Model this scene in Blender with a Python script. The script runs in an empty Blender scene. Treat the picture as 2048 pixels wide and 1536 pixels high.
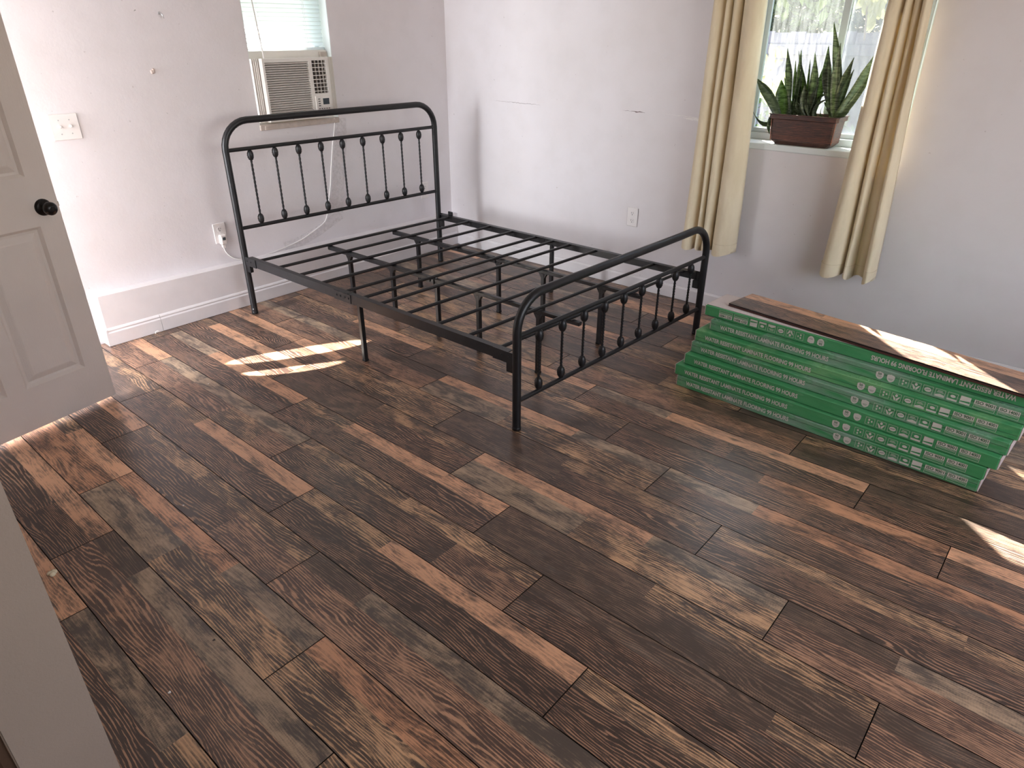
import bpy, math, random
from mathutils import Vector, Matrix
random.seed(7)
sc = bpy.context.scene
PI = math.pi

# ------------------------------------------------------------------ camera
cam = bpy.data.cameras.new('camera'); camo = bpy.data.objects.new('camera', cam)
sc.collection.objects.link(camo); sc.camera = camo
camo.location = (3.6942, -3.4614, 1.5536)
camo.rotation_euler = (1.0930, -0.0009, 0.7106)
cam.sensor_fit = 'HORIZONTAL'; cam.sensor_width = 36.0
cam.lens = 36.0 * 1363.1 / 2048.0
cam.clip_start = 0.02; cam.clip_end = 200

# ------------------------------------------------------------------ world, sun, large lights, exposure
SUNV = Vector((1.04, -1.0, -1.15)).normalized()      # direction the sunlight travels
w = bpy.data.worlds.new('sky'); sc.world = w; w.use_nodes = True
nt = w.node_tree; nt.nodes.clear()
wo = nt.nodes.new('ShaderNodeOutputWorld'); bg = nt.nodes.new('ShaderNodeBackground')
sk = nt.nodes.new('ShaderNodeTexSky'); sk.sky_type = 'NISHITA'; sk.sun_disc = False
sk.sun_elevation = math.radians(38.6); sk.sun_rotation = math.atan2(-SUNV.x, -SUNV.y)
sk.air_density = 1.0; sk.dust_density = 2.0; sk.ozone_density = 1.0
nt.links.new(sk.outputs[0], bg.inputs[0]); bg.inputs[1].default_value = 0.8
nt.links.new(bg.outputs[0], wo.inputs[0])

def lamp(name, kind, loc, direction, energy, color=(1, 1, 1), **kw):
    l = bpy.data.lights.new(name, kind); l.energy = energy; l.color = color
    for k, v in kw.items(): setattr(l, k, v)
    o = bpy.data.objects.new(name, l); sc.collection.objects.link(o); o.location = loc
    o.rotation_euler = Vector(direction).to_track_quat('-Z', 'Y').to_euler()
    return o
lamp('sun', 'SUN', (-4, 5, 6), SUNV, 85.0, (1.0, 0.94, 0.86), angle=math.radians(0.55))
# daylight of the open outer doorway on the left, then two added fill lights
lamp('doorway_daylight', 'AREA', (-1.2, -5.5, 1.25), (0.34, 1, -0.02), 900.0, (0.93, 0.955, 1.0), shape='RECTANGLE', size=3.3, size_y=2.1)
lamp('hall_fill', 'AREA', (2.6, -6.0, 1.5), (0.0, 1, 0.02), 24.0, (1.0, 0.93, 0.89), shape='RECTANGLE', size=2.4, size_y=1.5)  # added fill from behind the camera, no real source in the hall
lamp('side_fill', 'AREA', (5.85, -1.75, 1.35), (-1, 0.05, 0.12), 78.0, (1.0, 0.91, 0.85), shape='RECTANGLE', size=3.0, size_y=1.6)  # added fill from the right, shining through an invented window
# the sun mirrored low by a pane of glass outside the open doorway: two narrow beams on the boards beside the bed
for tx_, ty_, dx_, dy_, h_, an_, e_ in ((0.60, -1.68, 0.44, 0.898, 0.66, 2.1, 34000.0), (0.745, -1.795, 0.53, 0.848, 1.02, 2.15, 30000.0)):
    sp_ = lamp('mirrored_sun', 'SPOT', (tx_ - dx_ * 3.6, ty_ - dy_ * 3.6, h_), (dx_ * 3.6, dy_ * 3.6, -h_), e_, (1.0, 0.93, 0.84), spot_size=math.radians(an_), spot_blend=0.12, shadow_soft_size=0.006)
    sp_.data.use_square = True
sc.view_settings.view_transform = 'Standard'; sc.view_settings.look = 'None'
sc.view_settings.exposure = 0.0; sc.view_settings.gamma = 1.0
sc.view_settings.use_curve_mapping = False
sc.cycles.use_denoising = True
sc.cycles.max_bounces = 10; sc.cycles.diffuse_bounces = 5; sc.cycles.transparent_max_bounces = 16
sc.cycles.sample_clamp_indirect = 6.0
sc.cycles.caustics_reflective = False; sc.cycles.caustics_refractive = False

# ------------------------------------------------------------------ helpers
def S(r, g, b):
    f = lambda c: (c / 255 / 12.92) if c / 255 <= 0.04045 else ((c / 255 + 0.055) / 1.055) ** 2.4
    return (f(r), f(g), f(b), 1.0)

class MB:
    def __init__(s): s.v = []; s.f = []; s.sm = []
    def add(s, vs, fs, smooth=False):
        n = len(s.v); s.v += [tuple(v) for v in vs]; s.f += [tuple(i + n for i in f) for f in fs]; s.sm += [smooth] * len(fs)
        return s
    def box(s, a, b, M=None):
        x0, y0, z0 = a; x1, y1, z1 = b
        vs = [Vector(p) for p in ((x0,y0,z0),(x1,y0,z0),(x1,y1,z0),(x0,y1,z0),(x0,y0,z1),(x1,y0,z1),(x1,y1,z1),(x0,y1,z1))]
        if M: vs = [M @ v for v in vs]
        return s.add(vs, [(0,3,2,1),(4,5,6,7),(0,1,5,4),(1,2,6,5),(2,3,7,6),(3,0,4,7)])
    def cham(s, a, b, c=0.002, M=None):
        # box with chamfered edges
        x0, y0, z0 = a; x1, y1, z1 = b; vs = []
        for sx, X in ((0, x0), (1, x1)):
            for sy, Y in ((0, y0), (1, y1)):
                for sz, Z in ((0, z0), (1, z1)):
                    dx = c if not sx else -c; dy = c if not sy else -c; dz = c if not sz else -c
                    vs += [Vector((X, Y + dy, Z + dz)), Vector((X + dx, Y, Z + dz)), Vector((X + dx, Y + dy, Z))]
        if M: vs = [M @ v for v in vs]
        I = lambda sx, sy, sz, k: (sx * 4 + sy * 2 + sz) * 3 + k
        fs = []
        for sx in (0, 1):
            q = [I(sx,0,0,0), I(sx,1,0,0), I(sx,1,1,0), I(sx,0,1,0)]; fs.append(q if sx else q[::-1])
        for sy in (0, 1):
            q = [I(0,sy,0,1), I(1,sy,0,1), I(1,sy,1,1), I(0,sy,1,1)]; fs.append(q if not sy else q[::-1])
        for sz in (0, 1):
            q = [I(0,0,sz,2), I(1,0,sz,2), I(1,1,sz,2), I(0,1,sz,2)]; fs.append(q if sz else q[::-1])
        for sx in (0, 1):
            for sy in (0, 1):
                q = [I(sx,sy,0,0), I(sx,sy,1,0), I(sx,sy,1,1), I(sx,sy,0,1)]; fs.append(q if sx ^ sy else q[::-1])
            for sz in (0, 1):
                q = [I(sx,0,sz,0), I(sx,0,sz,2), I(sx,1,sz,2), I(sx,1,sz,0)]; fs.append(q if sx ^ sz else q[::-1])
        for sy in (0, 1):
            for sz in (0, 1):
                q = [I(0,sy,sz,1), I(1,sy,sz,1), I(1,sy,sz,2), I(0,sy,sz,2)]; fs.append(q if not (sy ^ sz) else q[::-1])
        for sx in (0, 1):
            for sy in (0, 1):
                for sz in (0, 1):
                    q = [I(sx,sy,sz,0), I(sx,sy,sz,1), I(sx,sy,sz,2)]; fs.append(q if not (sx ^ sy ^ sz) else q[::-1])
        return s.add(vs, fs)
    def tube(s, pts, r, n=12, cap=True, squash=None, twist=0.0):
        pts = [Vector(p) for p in pts]; k = len(pts)
        rs = r if isinstance(r, (list, tuple)) else [r] * k
        up = None; vs = []
        for i, p in enumerate(pts):
            t = (pts[min(i + 1, k - 1)] - pts[max(i - 1, 0)]).normalized()
            if up is None:
                up = Vector((0, 0, 1)) if abs(t.z) < 0.9 else Vector((1, 0, 0))
            a = t.cross(up)
            if a.length < 1e-5: a = t.cross(Vector((0, 1, 0)))
            a.normalize(); b = a.cross(t).normalized(); up = b
            for j in range(n):
                th = 2 * PI * j / n + twist * i
                ca, sa = math.cos(th), math.sin(th)
                if squash: ca *= squash[0]; sa *= squash[1]
                vs.append(p + (a * ca + b * sa) * rs[i])
        fs = []
        for i in range(k - 1):
            for j in range(n):
                j2 = (j + 1) % n
                fs.append((i*n+j, i*n+j2, (i+1)*n+j2, (i+1)*n+j))
        s.add(vs, fs, True)
        if cap:
            s.add([vs[j] for j in range(n)], [tuple(range(n))[::-1]]); s.add([vs[(k-1)*n+j] for j in range(n)], [tuple(range(n))])
        return s
    def lathe(s, o, axis, prof, n=16):
        # prof: list of (distance along axis, radius)
        o = Vector(o); ax = Vector(axis).normalized()
        u = ax.cross(Vector((0, 0, 1)) if abs(ax.z) < 0.9 else Vector((1, 0, 0))).normalized(); v = ax.cross(u)
        vs = []
        for d, r in prof:
            for j in range(n):
                th = 2 * PI * j / n
                vs.append(o + ax * d + (u * math.cos(th) + v * math.sin(th)) * r)
        fs = [(i*n+j, i*n+(j+1)%n, (i+1)*n+(j+1)%n, (i+1)*n+j) for i in range(len(prof)-1) for j in range(n)]
        s.add(vs, fs, True)
        s.add([vs[j] for j in range(n)], [tuple(range(n))[::-1]]); s.add(vs[-n:], [tuple(range(n))])
        return s
    def prism(s, poly, a, b):
        # poly: 2D points; a,b: functions mapping 2D -> 3D for both ends
        n = len(poly)
        vs = [a(*p) for p in poly] + [b(*p) for p in poly]
        fs = [tuple(range(n))[::-1], tuple(range(n, 2*n))] + [(i, (i+1)%n, n+(i+1)%n, n+i) for i in range(n)]
        return s.add(vs, fs)
    def build(s, name, mat, parent=None, loc=None, recalc=False):
        me = bpy.data.meshes.new(name); me.from_pydata(s.v, [], s.f)
        me.polygons.foreach_set('use_smooth', s.sm)
        for m in (mat if isinstance(mat, (list, tuple)) else [mat]): me.materials.append(m)
        me.update()
        if recalc:
            import bmesh
            bm = bmesh.new(); bm.from_mesh(me); bmesh.ops.recalc_face_normals(bm, faces=bm.faces); bm.to_mesh(me); bm.free()
        o = bpy.data.objects.new(name, me); sc.collection.objects.link(o)
        if loc: o.location = loc
        if parent: o.parent = parent
        return o

def tag(o, label=None, cat=None, group=None, kind=None):
    for k, v in (('label', label), ('category', cat), ('group', group), ('kind', kind)):
        if v: o[k] = v
    return o
def thing(name, label, cat, loc=(0, 0, 0), rz=0, group=None, kind=None):
    o = bpy.data.objects.new(name, None); sc.collection.objects.link(o); o.location = loc; o.rotation_euler = (0, 0, rz)
    o.empty_display_size = 0.1
    return tag(o, label, cat, group, kind)
def copy_tree(o, parent=None):
    c = o.copy(); sc.collection.objects.link(c); c.parent = parent
    for ch in list(o.children): copy_tree(ch, c)
    return c

# ------------------------------------------------------------------ materials
def newmat(name):
    m = bpy.data.materials.new(name); m.use_nodes = True
    t = m.node_tree; b = t.nodes['Principled BSDF']
    return m, t, b
class N:
    """terse node builder"""
    def __init__(s, t): s.t = t
    def n(s, typ, **kw):
        nd = s.t.nodes.new('ShaderNode' + typ)
        for k, v in kw.items():
            if k.startswith('i_'):
                key = k[2:]; key = int(key) if key.isdigit() else key.replace('_', ' ')
                s.set(nd.inputs[key], v)
            else: setattr(nd, k, v)
        return nd
    def set(s, sock, v):
        if isinstance(v, bpy.types.NodeSocket): s.t.links.new(v, sock)
        else: sock.default_value = v
    def math(s, op, a, b=0.0, c=0.0, clamp=False):
        nd = s.t.nodes.new('ShaderNodeMath'); nd.operation = op; nd.use_clamp = clamp
        s.set(nd.inputs[0], a); s.set(nd.inputs[1], b); s.set(nd.inputs[2], c); return nd.outputs[0]
    def mix(s, f, a, b, blend='MIX'):
        nd = s.t.nodes.new('ShaderNodeMix'); nd.data_type = 'RGBA'; nd.blend_type = blend
        s.set(nd.inputs[0], f); s.set(nd.inputs[6], a); s.set(nd.inputs[7], b); return nd.outputs[2]
    def noise(s, vec, scale, detail=3, rough=0.55, dist=0.0):
        nd = s.t.nodes.new('ShaderNodeTexNoise')
        if vec is not None: s.set(nd.inputs['Vector'], vec)
        nd.inputs['Scale'].default_value = scale; nd.inputs['Detail'].default_value = detail
        nd.inputs['Roughness'].default_value = rough; nd.inputs['Distortion'].default_value = dist
        return nd.outputs[0]
    def mapr(s, v, a, b, c=0.0, d=1.0, smooth=False):
        nd = s.t.nodes.new('ShaderNodeMapRange'); nd.clamp = True
        if smooth: nd.interpolation_type = 'SMOOTHSTEP'
        s.set(nd.inputs[0], v)
        for i, x in enumerate((a, b, c, d)): s.set(nd.inputs[i + 1], x)
        return nd.outputs[0]
    def scalev(s, vec, sx, sy, sz):
        nd = s.t.nodes.new('ShaderNodeVectorMath'); nd.operation = 'MULTIPLY'
        s.set(nd.inputs[0], vec); nd.inputs[1].default_value = (sx, sy, sz); return nd.outputs[0]
    def bump(s, h, strength=0.2, dist=0.002):
        nd = s.t.nodes.new('ShaderNodeBump'); nd.inputs['Strength'].default_value = strength
        nd.inputs['Distance'].default_value = dist; s.set(nd.inputs['Height'], h); return nd.outputs[0]

def simple(name, col, rough=0.5, metal=0.0, var=0.0, vscale=8.0, bump=0.0, bscale=200.0, spec=0.5, coords='Object', trans=0.0):
    m, t, b = newmat(name); k = N(t)
    b.inputs['Roughness'].default_value = rough; b.inputs['Metallic'].default_value = metal
    b.inputs['Specular IOR Level'].default_value = spec
    tc = k.n('TexCoord')
    if var > 0:
        nz = k.noise(tc.outputs[coords], vscale, 4)
        f = k.mapr(nz, 0.3, 0.7)
        c2 = tuple(c * (1 - var) for c in col[:3]) + (1,)
        k.set(b.inputs['Base Color'], k.mix(f, c2, col))
    else: b.inputs['Base Color'].default_value = col
    if bump > 0:
        k.set(b.inputs['Normal'], k.bump(k.noise(tc.outputs[coords], bscale, 2), bump, 0.001))
    if trans > 0:
        out = t.nodes['Material Output']; tr = k.n('BsdfTranslucent'); tr.inputs[0].default_value = col
        mx = k.n('MixShader', i_0=trans); t.links.new(b.outputs[0], mx.inputs[1]); t.links.new(tr.outputs[0], mx.inputs[2])
        t.links.new(mx.outputs[0], out.inputs[0])
    return m

M = {}
def wallmat(name, c1, c2, c3):
    m, t, b = newmat(name); k = N(t); tc = k.n('TexCoord'); P = tc.outputs['Object']
    big = k.mapr(k.noise(P, 1.3, 3), 0.35, 0.65); mid = k.mapr(k.noise(P, 6, 4), 0.45, 0.75)
    c = k.mix(big, c1, c2); c = k.mix(k.math('MULTIPLY', mid, 0.25), c, c3)
    # scuffs and fine specks
    sp = k.mapr(k.noise(P, 42, 2, 0.6), 0.735, 0.76)
    c = k.mix(k.math('MULTIPLY', sp, 0.35), c, S(150, 140, 136))
    k.set(b.inputs['Base Color'], c); b.inputs['Roughness'].default_value = 0.55
    h = k.math('ADD', k.math('MULTIPLY', k.noise(P, 14, 3), 1.0), k.math('MULTIPLY', k.noise(P, 90, 3), 0.35))
    k.set(b.inputs['Normal'], k.bump(h, 0.25, 0.004))
    return m
M['wall'] = wallmat('wall_paint', S(228, 223, 226), S(223, 217, 218), S(208, 202, 201))
M['white'] = simple('white_trim_paint', S(232, 228, 230), 0.45, var=0.06, vscale=9, bump=0.12, bscale=60)
M['reveal'] = simple('reveal_paint', S(228, 234, 234), 0.5, var=0.05, vscale=7, bump=0.1, bscale=50)
M['ceiling'] = simple('ceiling_paint', S(226, 222, 218), 0.8, var=0.03, bump=0.2, bscale=150)
M['door'] = None
m, t, b = newmat('door_paint'); k = N(t); tc = k.n('TexCoord'); P = tc.outputs['Object']
g = k.noise(k.scalev(P, 30, 60, 3.5), 6, 4, 0.6, 1.2)
k.set(b.inputs['Base Color'], k.mix(k.mapr(k.noise(P, 3, 3), 0.3, 0.7), S(214, 202, 194), S(222, 210, 202)))
b.inputs['Roughness'].default_value = 0.42
k.set(b.inputs['Normal'], k.bump(g, 0.55, 0.002)); M['door'] = m
M['jamb'] = simple('shaded_jamb_paint', S(158, 142, 130), 0.6, var=0.08, vscale=4, bump=0.5, bscale=240)  # the door's paint made darker: the jamb's shade is put into the colour
M['dark_wood'] = simple('dark_wood', S(84, 62, 48), 0.5, var=0.3, vscale=20)
m, t, b = newmat('black_powder_coat'); k = N(t); tc = k.n('TexCoord')
k.set(b.inputs['Base Color'], k.mix(k.mapr(k.noise(tc.outputs['Object'], 30, 3), 0.4, 0.7), S(25, 25, 27), S(34, 33, 35)))
b.inputs['Roughness'].default_value = 0.38; b.inputs['Specular IOR Level'].default_value = 0.42
k.set(b.inputs['Normal'], k.bump(k.noise(tc.outputs['Object'], 600, 2), 0.12, 0.0005)); M['metal'] = m
M['bolt'] = simple('zinc_bolt', S(190, 190, 192), 0.3, metal=0.9)
M['bronze'] = simple('oil_rubbed_bronze', S(38, 34, 33), 0.3, metal=0.55, var=0.3, vscale=30)
M['brass'] = simple('brass_latch', S(150, 130, 100), 0.35, metal=0.9)
M['plastic'] = simple('white_plastic', S(232, 226, 224), 0.35, var=0.02)
M['ac'] = simple('cream_plastic', S(230, 225, 219), 0.4, var=0.05, vscale=14)
M['ac_dark'] = simple('dark_grille', S(72, 62, 58), 0.6, var=0.3, vscale=30)
M['ac_display'] = simple('control_display', S(60, 68, 74), 0.25)
M['slot'] = simple('socket_slot', S(48, 44, 44), 0.6)
M['vinyl'] = simple('window_vinyl', S(206, 216, 220), 0.4, var=0.05, vscale=8)
M['blind'] = simple('blind_vinyl', S(236, 240, 242), 0.45, trans=0.45)
M['cardboard'] = simple('white_cardboard', S(214, 202, 198), 0.75, var=0.12, vscale=12, bump=0.2, bscale=90)
M['print_light'] = simple('print_light', S(214, 208, 200), 0.55, var=0.12, vscale=40)
M['print_dark'] = simple('print_dark', S(52, 92, 62), 0.55)
M['flake'] = simple('paint_flake', S(226, 214, 184), 0.7, var=0.2, vscale=300)
M['putty'] = simple('wall_putty', S(214, 196, 188), 0.7, var=0.2, vscale=90)
M['crack'] = simple('crack_dark', S(120, 100, 98), 0.9, var=0.4, vscale=60)
M['peel'] = simple('peeled_paint', S(244, 240, 238), 0.7, var=0.1, vscale=90)
M['soil'] = simple('soil', S(60, 44, 34), 0.95, var=0.5, vscale=90, bump=0.8, bscale=120)
M['old_wood'] = simple('stained_sill_board', S(200, 186, 176), 0.6, var=0.22, vscale=26, bump=0.2, bscale=60)
M['cord'] = simple('cord_plastic', S(236, 232, 230), 0.4)
m, t, b = newmat('glass_pane'); k = N(t); out = t.nodes['Material Output']
tr = k.n('BsdfTransparent'); tr.inputs[0].default_value = (0.93, 0.96, 0.96, 1)
gl = k.n('BsdfGlossy'); gl.inputs['Roughness'].default_value = 0.05
fr = k.n('LayerWeight'); fr.inputs[0].default_value = 0.12
mx = k.n('MixShader'); t.links.new(fr.outputs['Fresnel'], mx.inputs[0]); t.links.new(tr.outputs[0], mx.inputs[1]); t.links.new(gl.outputs[0], mx.inputs[2])
# dusty streaks on the pane
df = k.n('BsdfDiffuse'); df.inputs[0].default_value = S(235, 240, 240)
tl = k.n('BsdfTranslucent'); tl.inputs[0].default_value = S(235, 240, 240)
ad = k.n('AddShader'); t.links.new(df.outputs[0], ad.inputs[0]); t.links.new(tl.outputs[0], ad.inputs[1])
tc = k.n('TexCoord'); dirt = k.mapr(k.noise(k.scalev(tc.outputs['Object'], 60, 1, 9), 1.2, 5, 0.7), 0.35, 0.8, 0.012, 0.05)
mx2 = k.n('MixShader'); k.set(mx2.inputs[0], dirt); t.links.new(mx.outputs[0], mx2.inputs[1]); t.links.new(ad.outputs[0], mx2.inputs[2])
t.links.new(mx2.outputs[0], out.inputs[0]); M['glass'] = m
m, t, b = newmat('insect_screen'); k = N(t); out = t.nodes['Material Output']
tr = k.n('BsdfTransparent'); df = k.n('BsdfDiffuse'); df.inputs[0].default_value = S(170, 172, 180)
mx = k.n('MixShader', i_0=0.42); t.links.new(tr.outputs[0], mx.inputs[1]); t.links.new(df.outputs[0], mx.inputs[2]); t.links.new(mx.outputs[0], out.inputs[0])
M['screen'] = m
m, t, b = newmat('clear_tape'); k = N(t); out = t.nodes['Material Output']; tc = k.n('TexCoord')
tr = k.n('BsdfTransparent'); b.inputs['Base Color'].default_value = S(226, 220, 218); b.inputs['Roughness'].default_value = 0.22
fac = k.mapr(k.noise(tc.outputs['Object'], 50, 4, 0.7), 0.35, 0.75, 0.05, 0.3)
k.set(b.inputs['Normal'], k.bump(k.noise(tc.outputs['Object'], 45, 4, 0.7), 0.25, 0.002))
mx = k.n('MixShader'); k.set(mx.inputs[0], fac); t.links.new(tr.outputs[0], mx.inputs[1]); t.links.new(b.outputs[0], mx.inputs[2]); t.links.new(mx.outputs[0], out.inputs[0])
M['tape'] = m
# curtain cloth
m, t, b = newmat('curtain_cloth'); k = N(t); out = t.nodes['Material Output']; tc = k.n('TexCoord'); P = tc.outputs['Object']
wv = k.math('MULTIPLY', k.noise(k.scalev(P, 1, 1, 1), 900, 2), 1.0)
wr = k.noise(k.scalev(P, 3, 3, 1), 5, 4, 0.6)
k.set(b.inputs['Base Color'], k.mix(k.mapr(wr, 0.35, 0.65), S(234, 218, 188), S(242, 228, 200)))
b.inputs['Roughness'].default_value = 0.85; b.inputs['Sheen Weight'].default_value = 0.15
k.set(b.inputs['Normal'], k.bump(k.math('ADD', wv, k.math('MULTIPLY', wr, 6.0)), 0.3, 0.002))
tl = k.n('BsdfTranslucent'); tl.inputs[0].default_value = S(226, 208, 158)
mx = k.n('MixShader', i_0=0.10); t.links.new(b.outputs[0], mx.inputs[1]); t.links.new(tl.outputs[0], mx.inputs[2]); t.links.new(mx.outputs[0], out.inputs[0])
M['curtain'] = m
M['thread'] = simple('hem_thread', S(214, 196, 162), 0.9)
# planter, leaves
m, t, b = newmat('brushed_bronze_resin'); k = N(t); tc = k.n('TexCoord'); P = tc.outputs['Object']
st = k.noise(k.scalev(P, 3, 3, 70), 6, 4, 0.7)
k.set(b.inputs['Base Color'], k.mix(k.mapr(st, 0.45, 0.72), S(58, 42, 40), S(124, 80, 66)))
b.inputs['Roughness'].default_value = 0.45; k.set(b.inputs['Normal'], k.bump(st, 0.2, 0.001)); M['pot'] = m
M['copper_edge'] = simple('copper_highlight', S(176, 110, 84), 0.4, var=0.5, vscale=60)
m, t, b = newmat('snake_leaf'); k = N(t); out = t.nodes['Material Output']; tc = k.n('TexCoord'); P = tc.outputs['Object']
bd = k.noise(k.scalev(P, 12, 12, 75), 1.6, 3, 0.65, 0.8)
col = k.mix(k.mapr(bd, 0.42, 0.6), S(40, 52, 36), S(116, 130, 98))
oi = k.n('ObjectInfo'); col = k.mix(k.math('MULTIPLY', oi.outputs['Random'], 0.45), col, S(52, 78, 40))
k.set(b.inputs['Base Color'], col); b.inputs['Roughness'].default_value = 0.38
tl = k.n('BsdfTranslucent'); k.set(tl.inputs[0], k.mix(0.4, col, S(130, 160, 40)))
mx = k.n('MixShader', i_0=0.22); t.links.new(b.outputs[0], mx.inputs[1]); t.links.new(tl.outputs[0], mx.inputs[2]); t.links.new(mx.outputs[0], out.inputs[0])
M['leaf'] = m
def foliage(name, a, c, tr=0.5):
    m, t, b = newmat(name); k = N(t); out = t.nodes['Material Output']; tc = k.n('TexCoord')
    col = k.mix(k.mapr(k.noise(tc.outputs['Object'], 5, 3), 0.35, 0.65), a, c)
    k.set(b.inputs['Base Color'], col); b.inputs['Roughness'].default_value = 0.5
    tl = k.n('BsdfTranslucent'); k.set(tl.inputs[0], col)
    mx = k.n('MixShader', i_0=tr); t.links.new(b.outputs[0], mx.inputs[1]); t.links.new(tl.outputs[0], mx.inputs[2]); t.links.new(mx.outputs[0], out.inputs[0])
    return m
M['tree_leaf'] = foliage('tree_foliage', S(86, 102, 62), S(136, 152, 96), .4)
M['shrub_leaf'] = foliage('shrub_foliage', S(74, 98, 52), S(118, 138, 74), .35)
M['yellow_leaf'] = foliage('yellow_green_leaf', S(122, 128, 76), S(142, 144, 92), .4)
M['bark'] = simple('bark', S(104, 92, 82), 0.9, var=0.4, vscale=10)
M['fence'] = simple('weathered_fence', S(108, 106, 118), 0.85, var=0.25, vscale=6)
M['grass'] = simple('grass', S(74, 88, 48), 0.95, var=0.5, vscale=6)
M['siding'] = simple('house_siding', S(200, 196, 190), 0.8, var=0.1)
M['seam'] = simple('dark_joint', S(24, 18, 16), 0.9)

# laminate floor: printed strips, per-face colours and seeds
def plankmat(name, rough):
    m, t, b = newmat(name); k = N(t)
    uv = k.n('UVMap'); UV = uv.outputs[0]
    lt = k.n('Attribute', attribute_name='light').outputs['Color']
    dk = k.n('Attribute', attribute_name='dark').outputs['Color']
    pr = k.n('Attribute', attribute_name='style').outputs['Vector']
    sep = k.n('SeparateXYZ'); k.set(sep.inputs[0], pr); bias, lines, saw = sep.outputs
    suv = k.n('SeparateXYZ'); k.set(suv.inputs[0], UV); u, v = suv.outputs[0], suv.outputs[1]
    # slow warp of the grain and cathedral rings
    warp = k.noise(k.scalev(UV, 1.5, 5.5, 1), 1.0, 3, 0.45, 0.3)
    ring = k.math('SINE', k.math('ADD', k.math('MULTIPLY', warp, 105.0), k.math('MULTIPLY', v, 700.0)))
    rough_n = k.noise(k.scalev(UV, 9, 160, 1), 1.0, 5, 0.7)
    ring = k.math('ADD', k.math('MULTIPLY', ring, 0.5), k.math('MULTIPLY', k.math('SUBTRACT', rough_n, 0.5), 3.2))
    rl = k.mapr(ring, 0.15, 0.38)
    fine = k.math('ADD', k.math('MULTIPLY', k.noise(k.scalev(UV, 5, 130, 1), 1.0, 6, 0.8), .6), k.math('MULTIPLY', k.noise(k.scalev(UV, 26, 70, 1), 1.0, 5, 0.8), .4))
    blot = k.noise(k.scalev(UV, 5.5, 14, 1), 1.0, 4, 0.6, 0.6)
    # base blend between dark and light print
    f = k.math('ADD', k.math('MULTIPLY', k.math('SUBTRACT', blot, 0.5), 2.6), bias)
    f = k.math('ADD', f, k.math('MULTIPLY', k.math('SUBTRACT', fine, 0.5), 3.4))
    f = k.math('ADD', f, k.math('MULTIPLY', k.math('MULTIPLY', k.math('SUBTRACT', rl, 0.5), lines), 0.85))
    f = k.mapr(f, 0.1, 0.85)
    col = k.mix(f, dk, lt)
    # grey weathered patches
    gp = k.mapr(k.noise(k.scalev(UV, 3.4, 9, 1), 1.3, 4, 0.65), 0.56, 0.74)
    col = k.mix(k.math('MULTIPLY', gp, 0.32), col, S(122, 112, 104))
    # knots
    vo = k.n('TexVoronoi'); vo.inputs['Scale'].default_value = 1.0; k.set(vo.inputs['Vector'], k.scalev(UV, 4.2, 10.5, 1)); vo.inputs['Randomness'].default_value = 1.0
    kd = k.math('ADD', vo.outputs['Distance'], k.math('MULTIPLY', k.math('SUBTRACT', fine, 0.5), 0.12))
    kn = k.mapr(kd, 0.03, 0.12, 1.0, 0.0)
    col = k.mix(k.math('MULTIPLY', kn, 0.7), col, S(46, 36, 32))
    # cross-cut saw marks
    sw = k.math('SINE', k.math('ADD', k.math('MULTIPLY', u, 900.0), k.math('MULTIPLY', k.noise(k.scalev(UV, 3, 10, 1), 2, 2), 40.0)))
    swm = k.math('MULTIPLY', k.math('MULTIPLY', k.mapr(sw, 0.2, 1.0), k.mapr(blot, 0.45, 0.6)), saw)
    col = k.mix(k.math('MULTIPLY', swm, 0.3), col, S(190, 160, 126))
    k.set(b.inputs['Base Color'], col)
    rr = k.math('ADD', rough, k.math('MULTIPLY', k.math('SUBTRACT', fine, 0.5), 0.25)); k.set(b.inputs['Roughness'], rr)
    b.inputs['Specular IOR Level'].default_value = 0.62
    k.set(b.inputs['Normal'], k.bump(k.math('ADD', fine, k.math('MULTIPLY', rl, 0.25)), 0.25, 0.0008))
    return m
M['plank'] = plankmat('laminate_print', 0.33)
M['plank_edge'] = simple('fibreboard_edge', S(70, 38, 30), 0.7)

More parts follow.
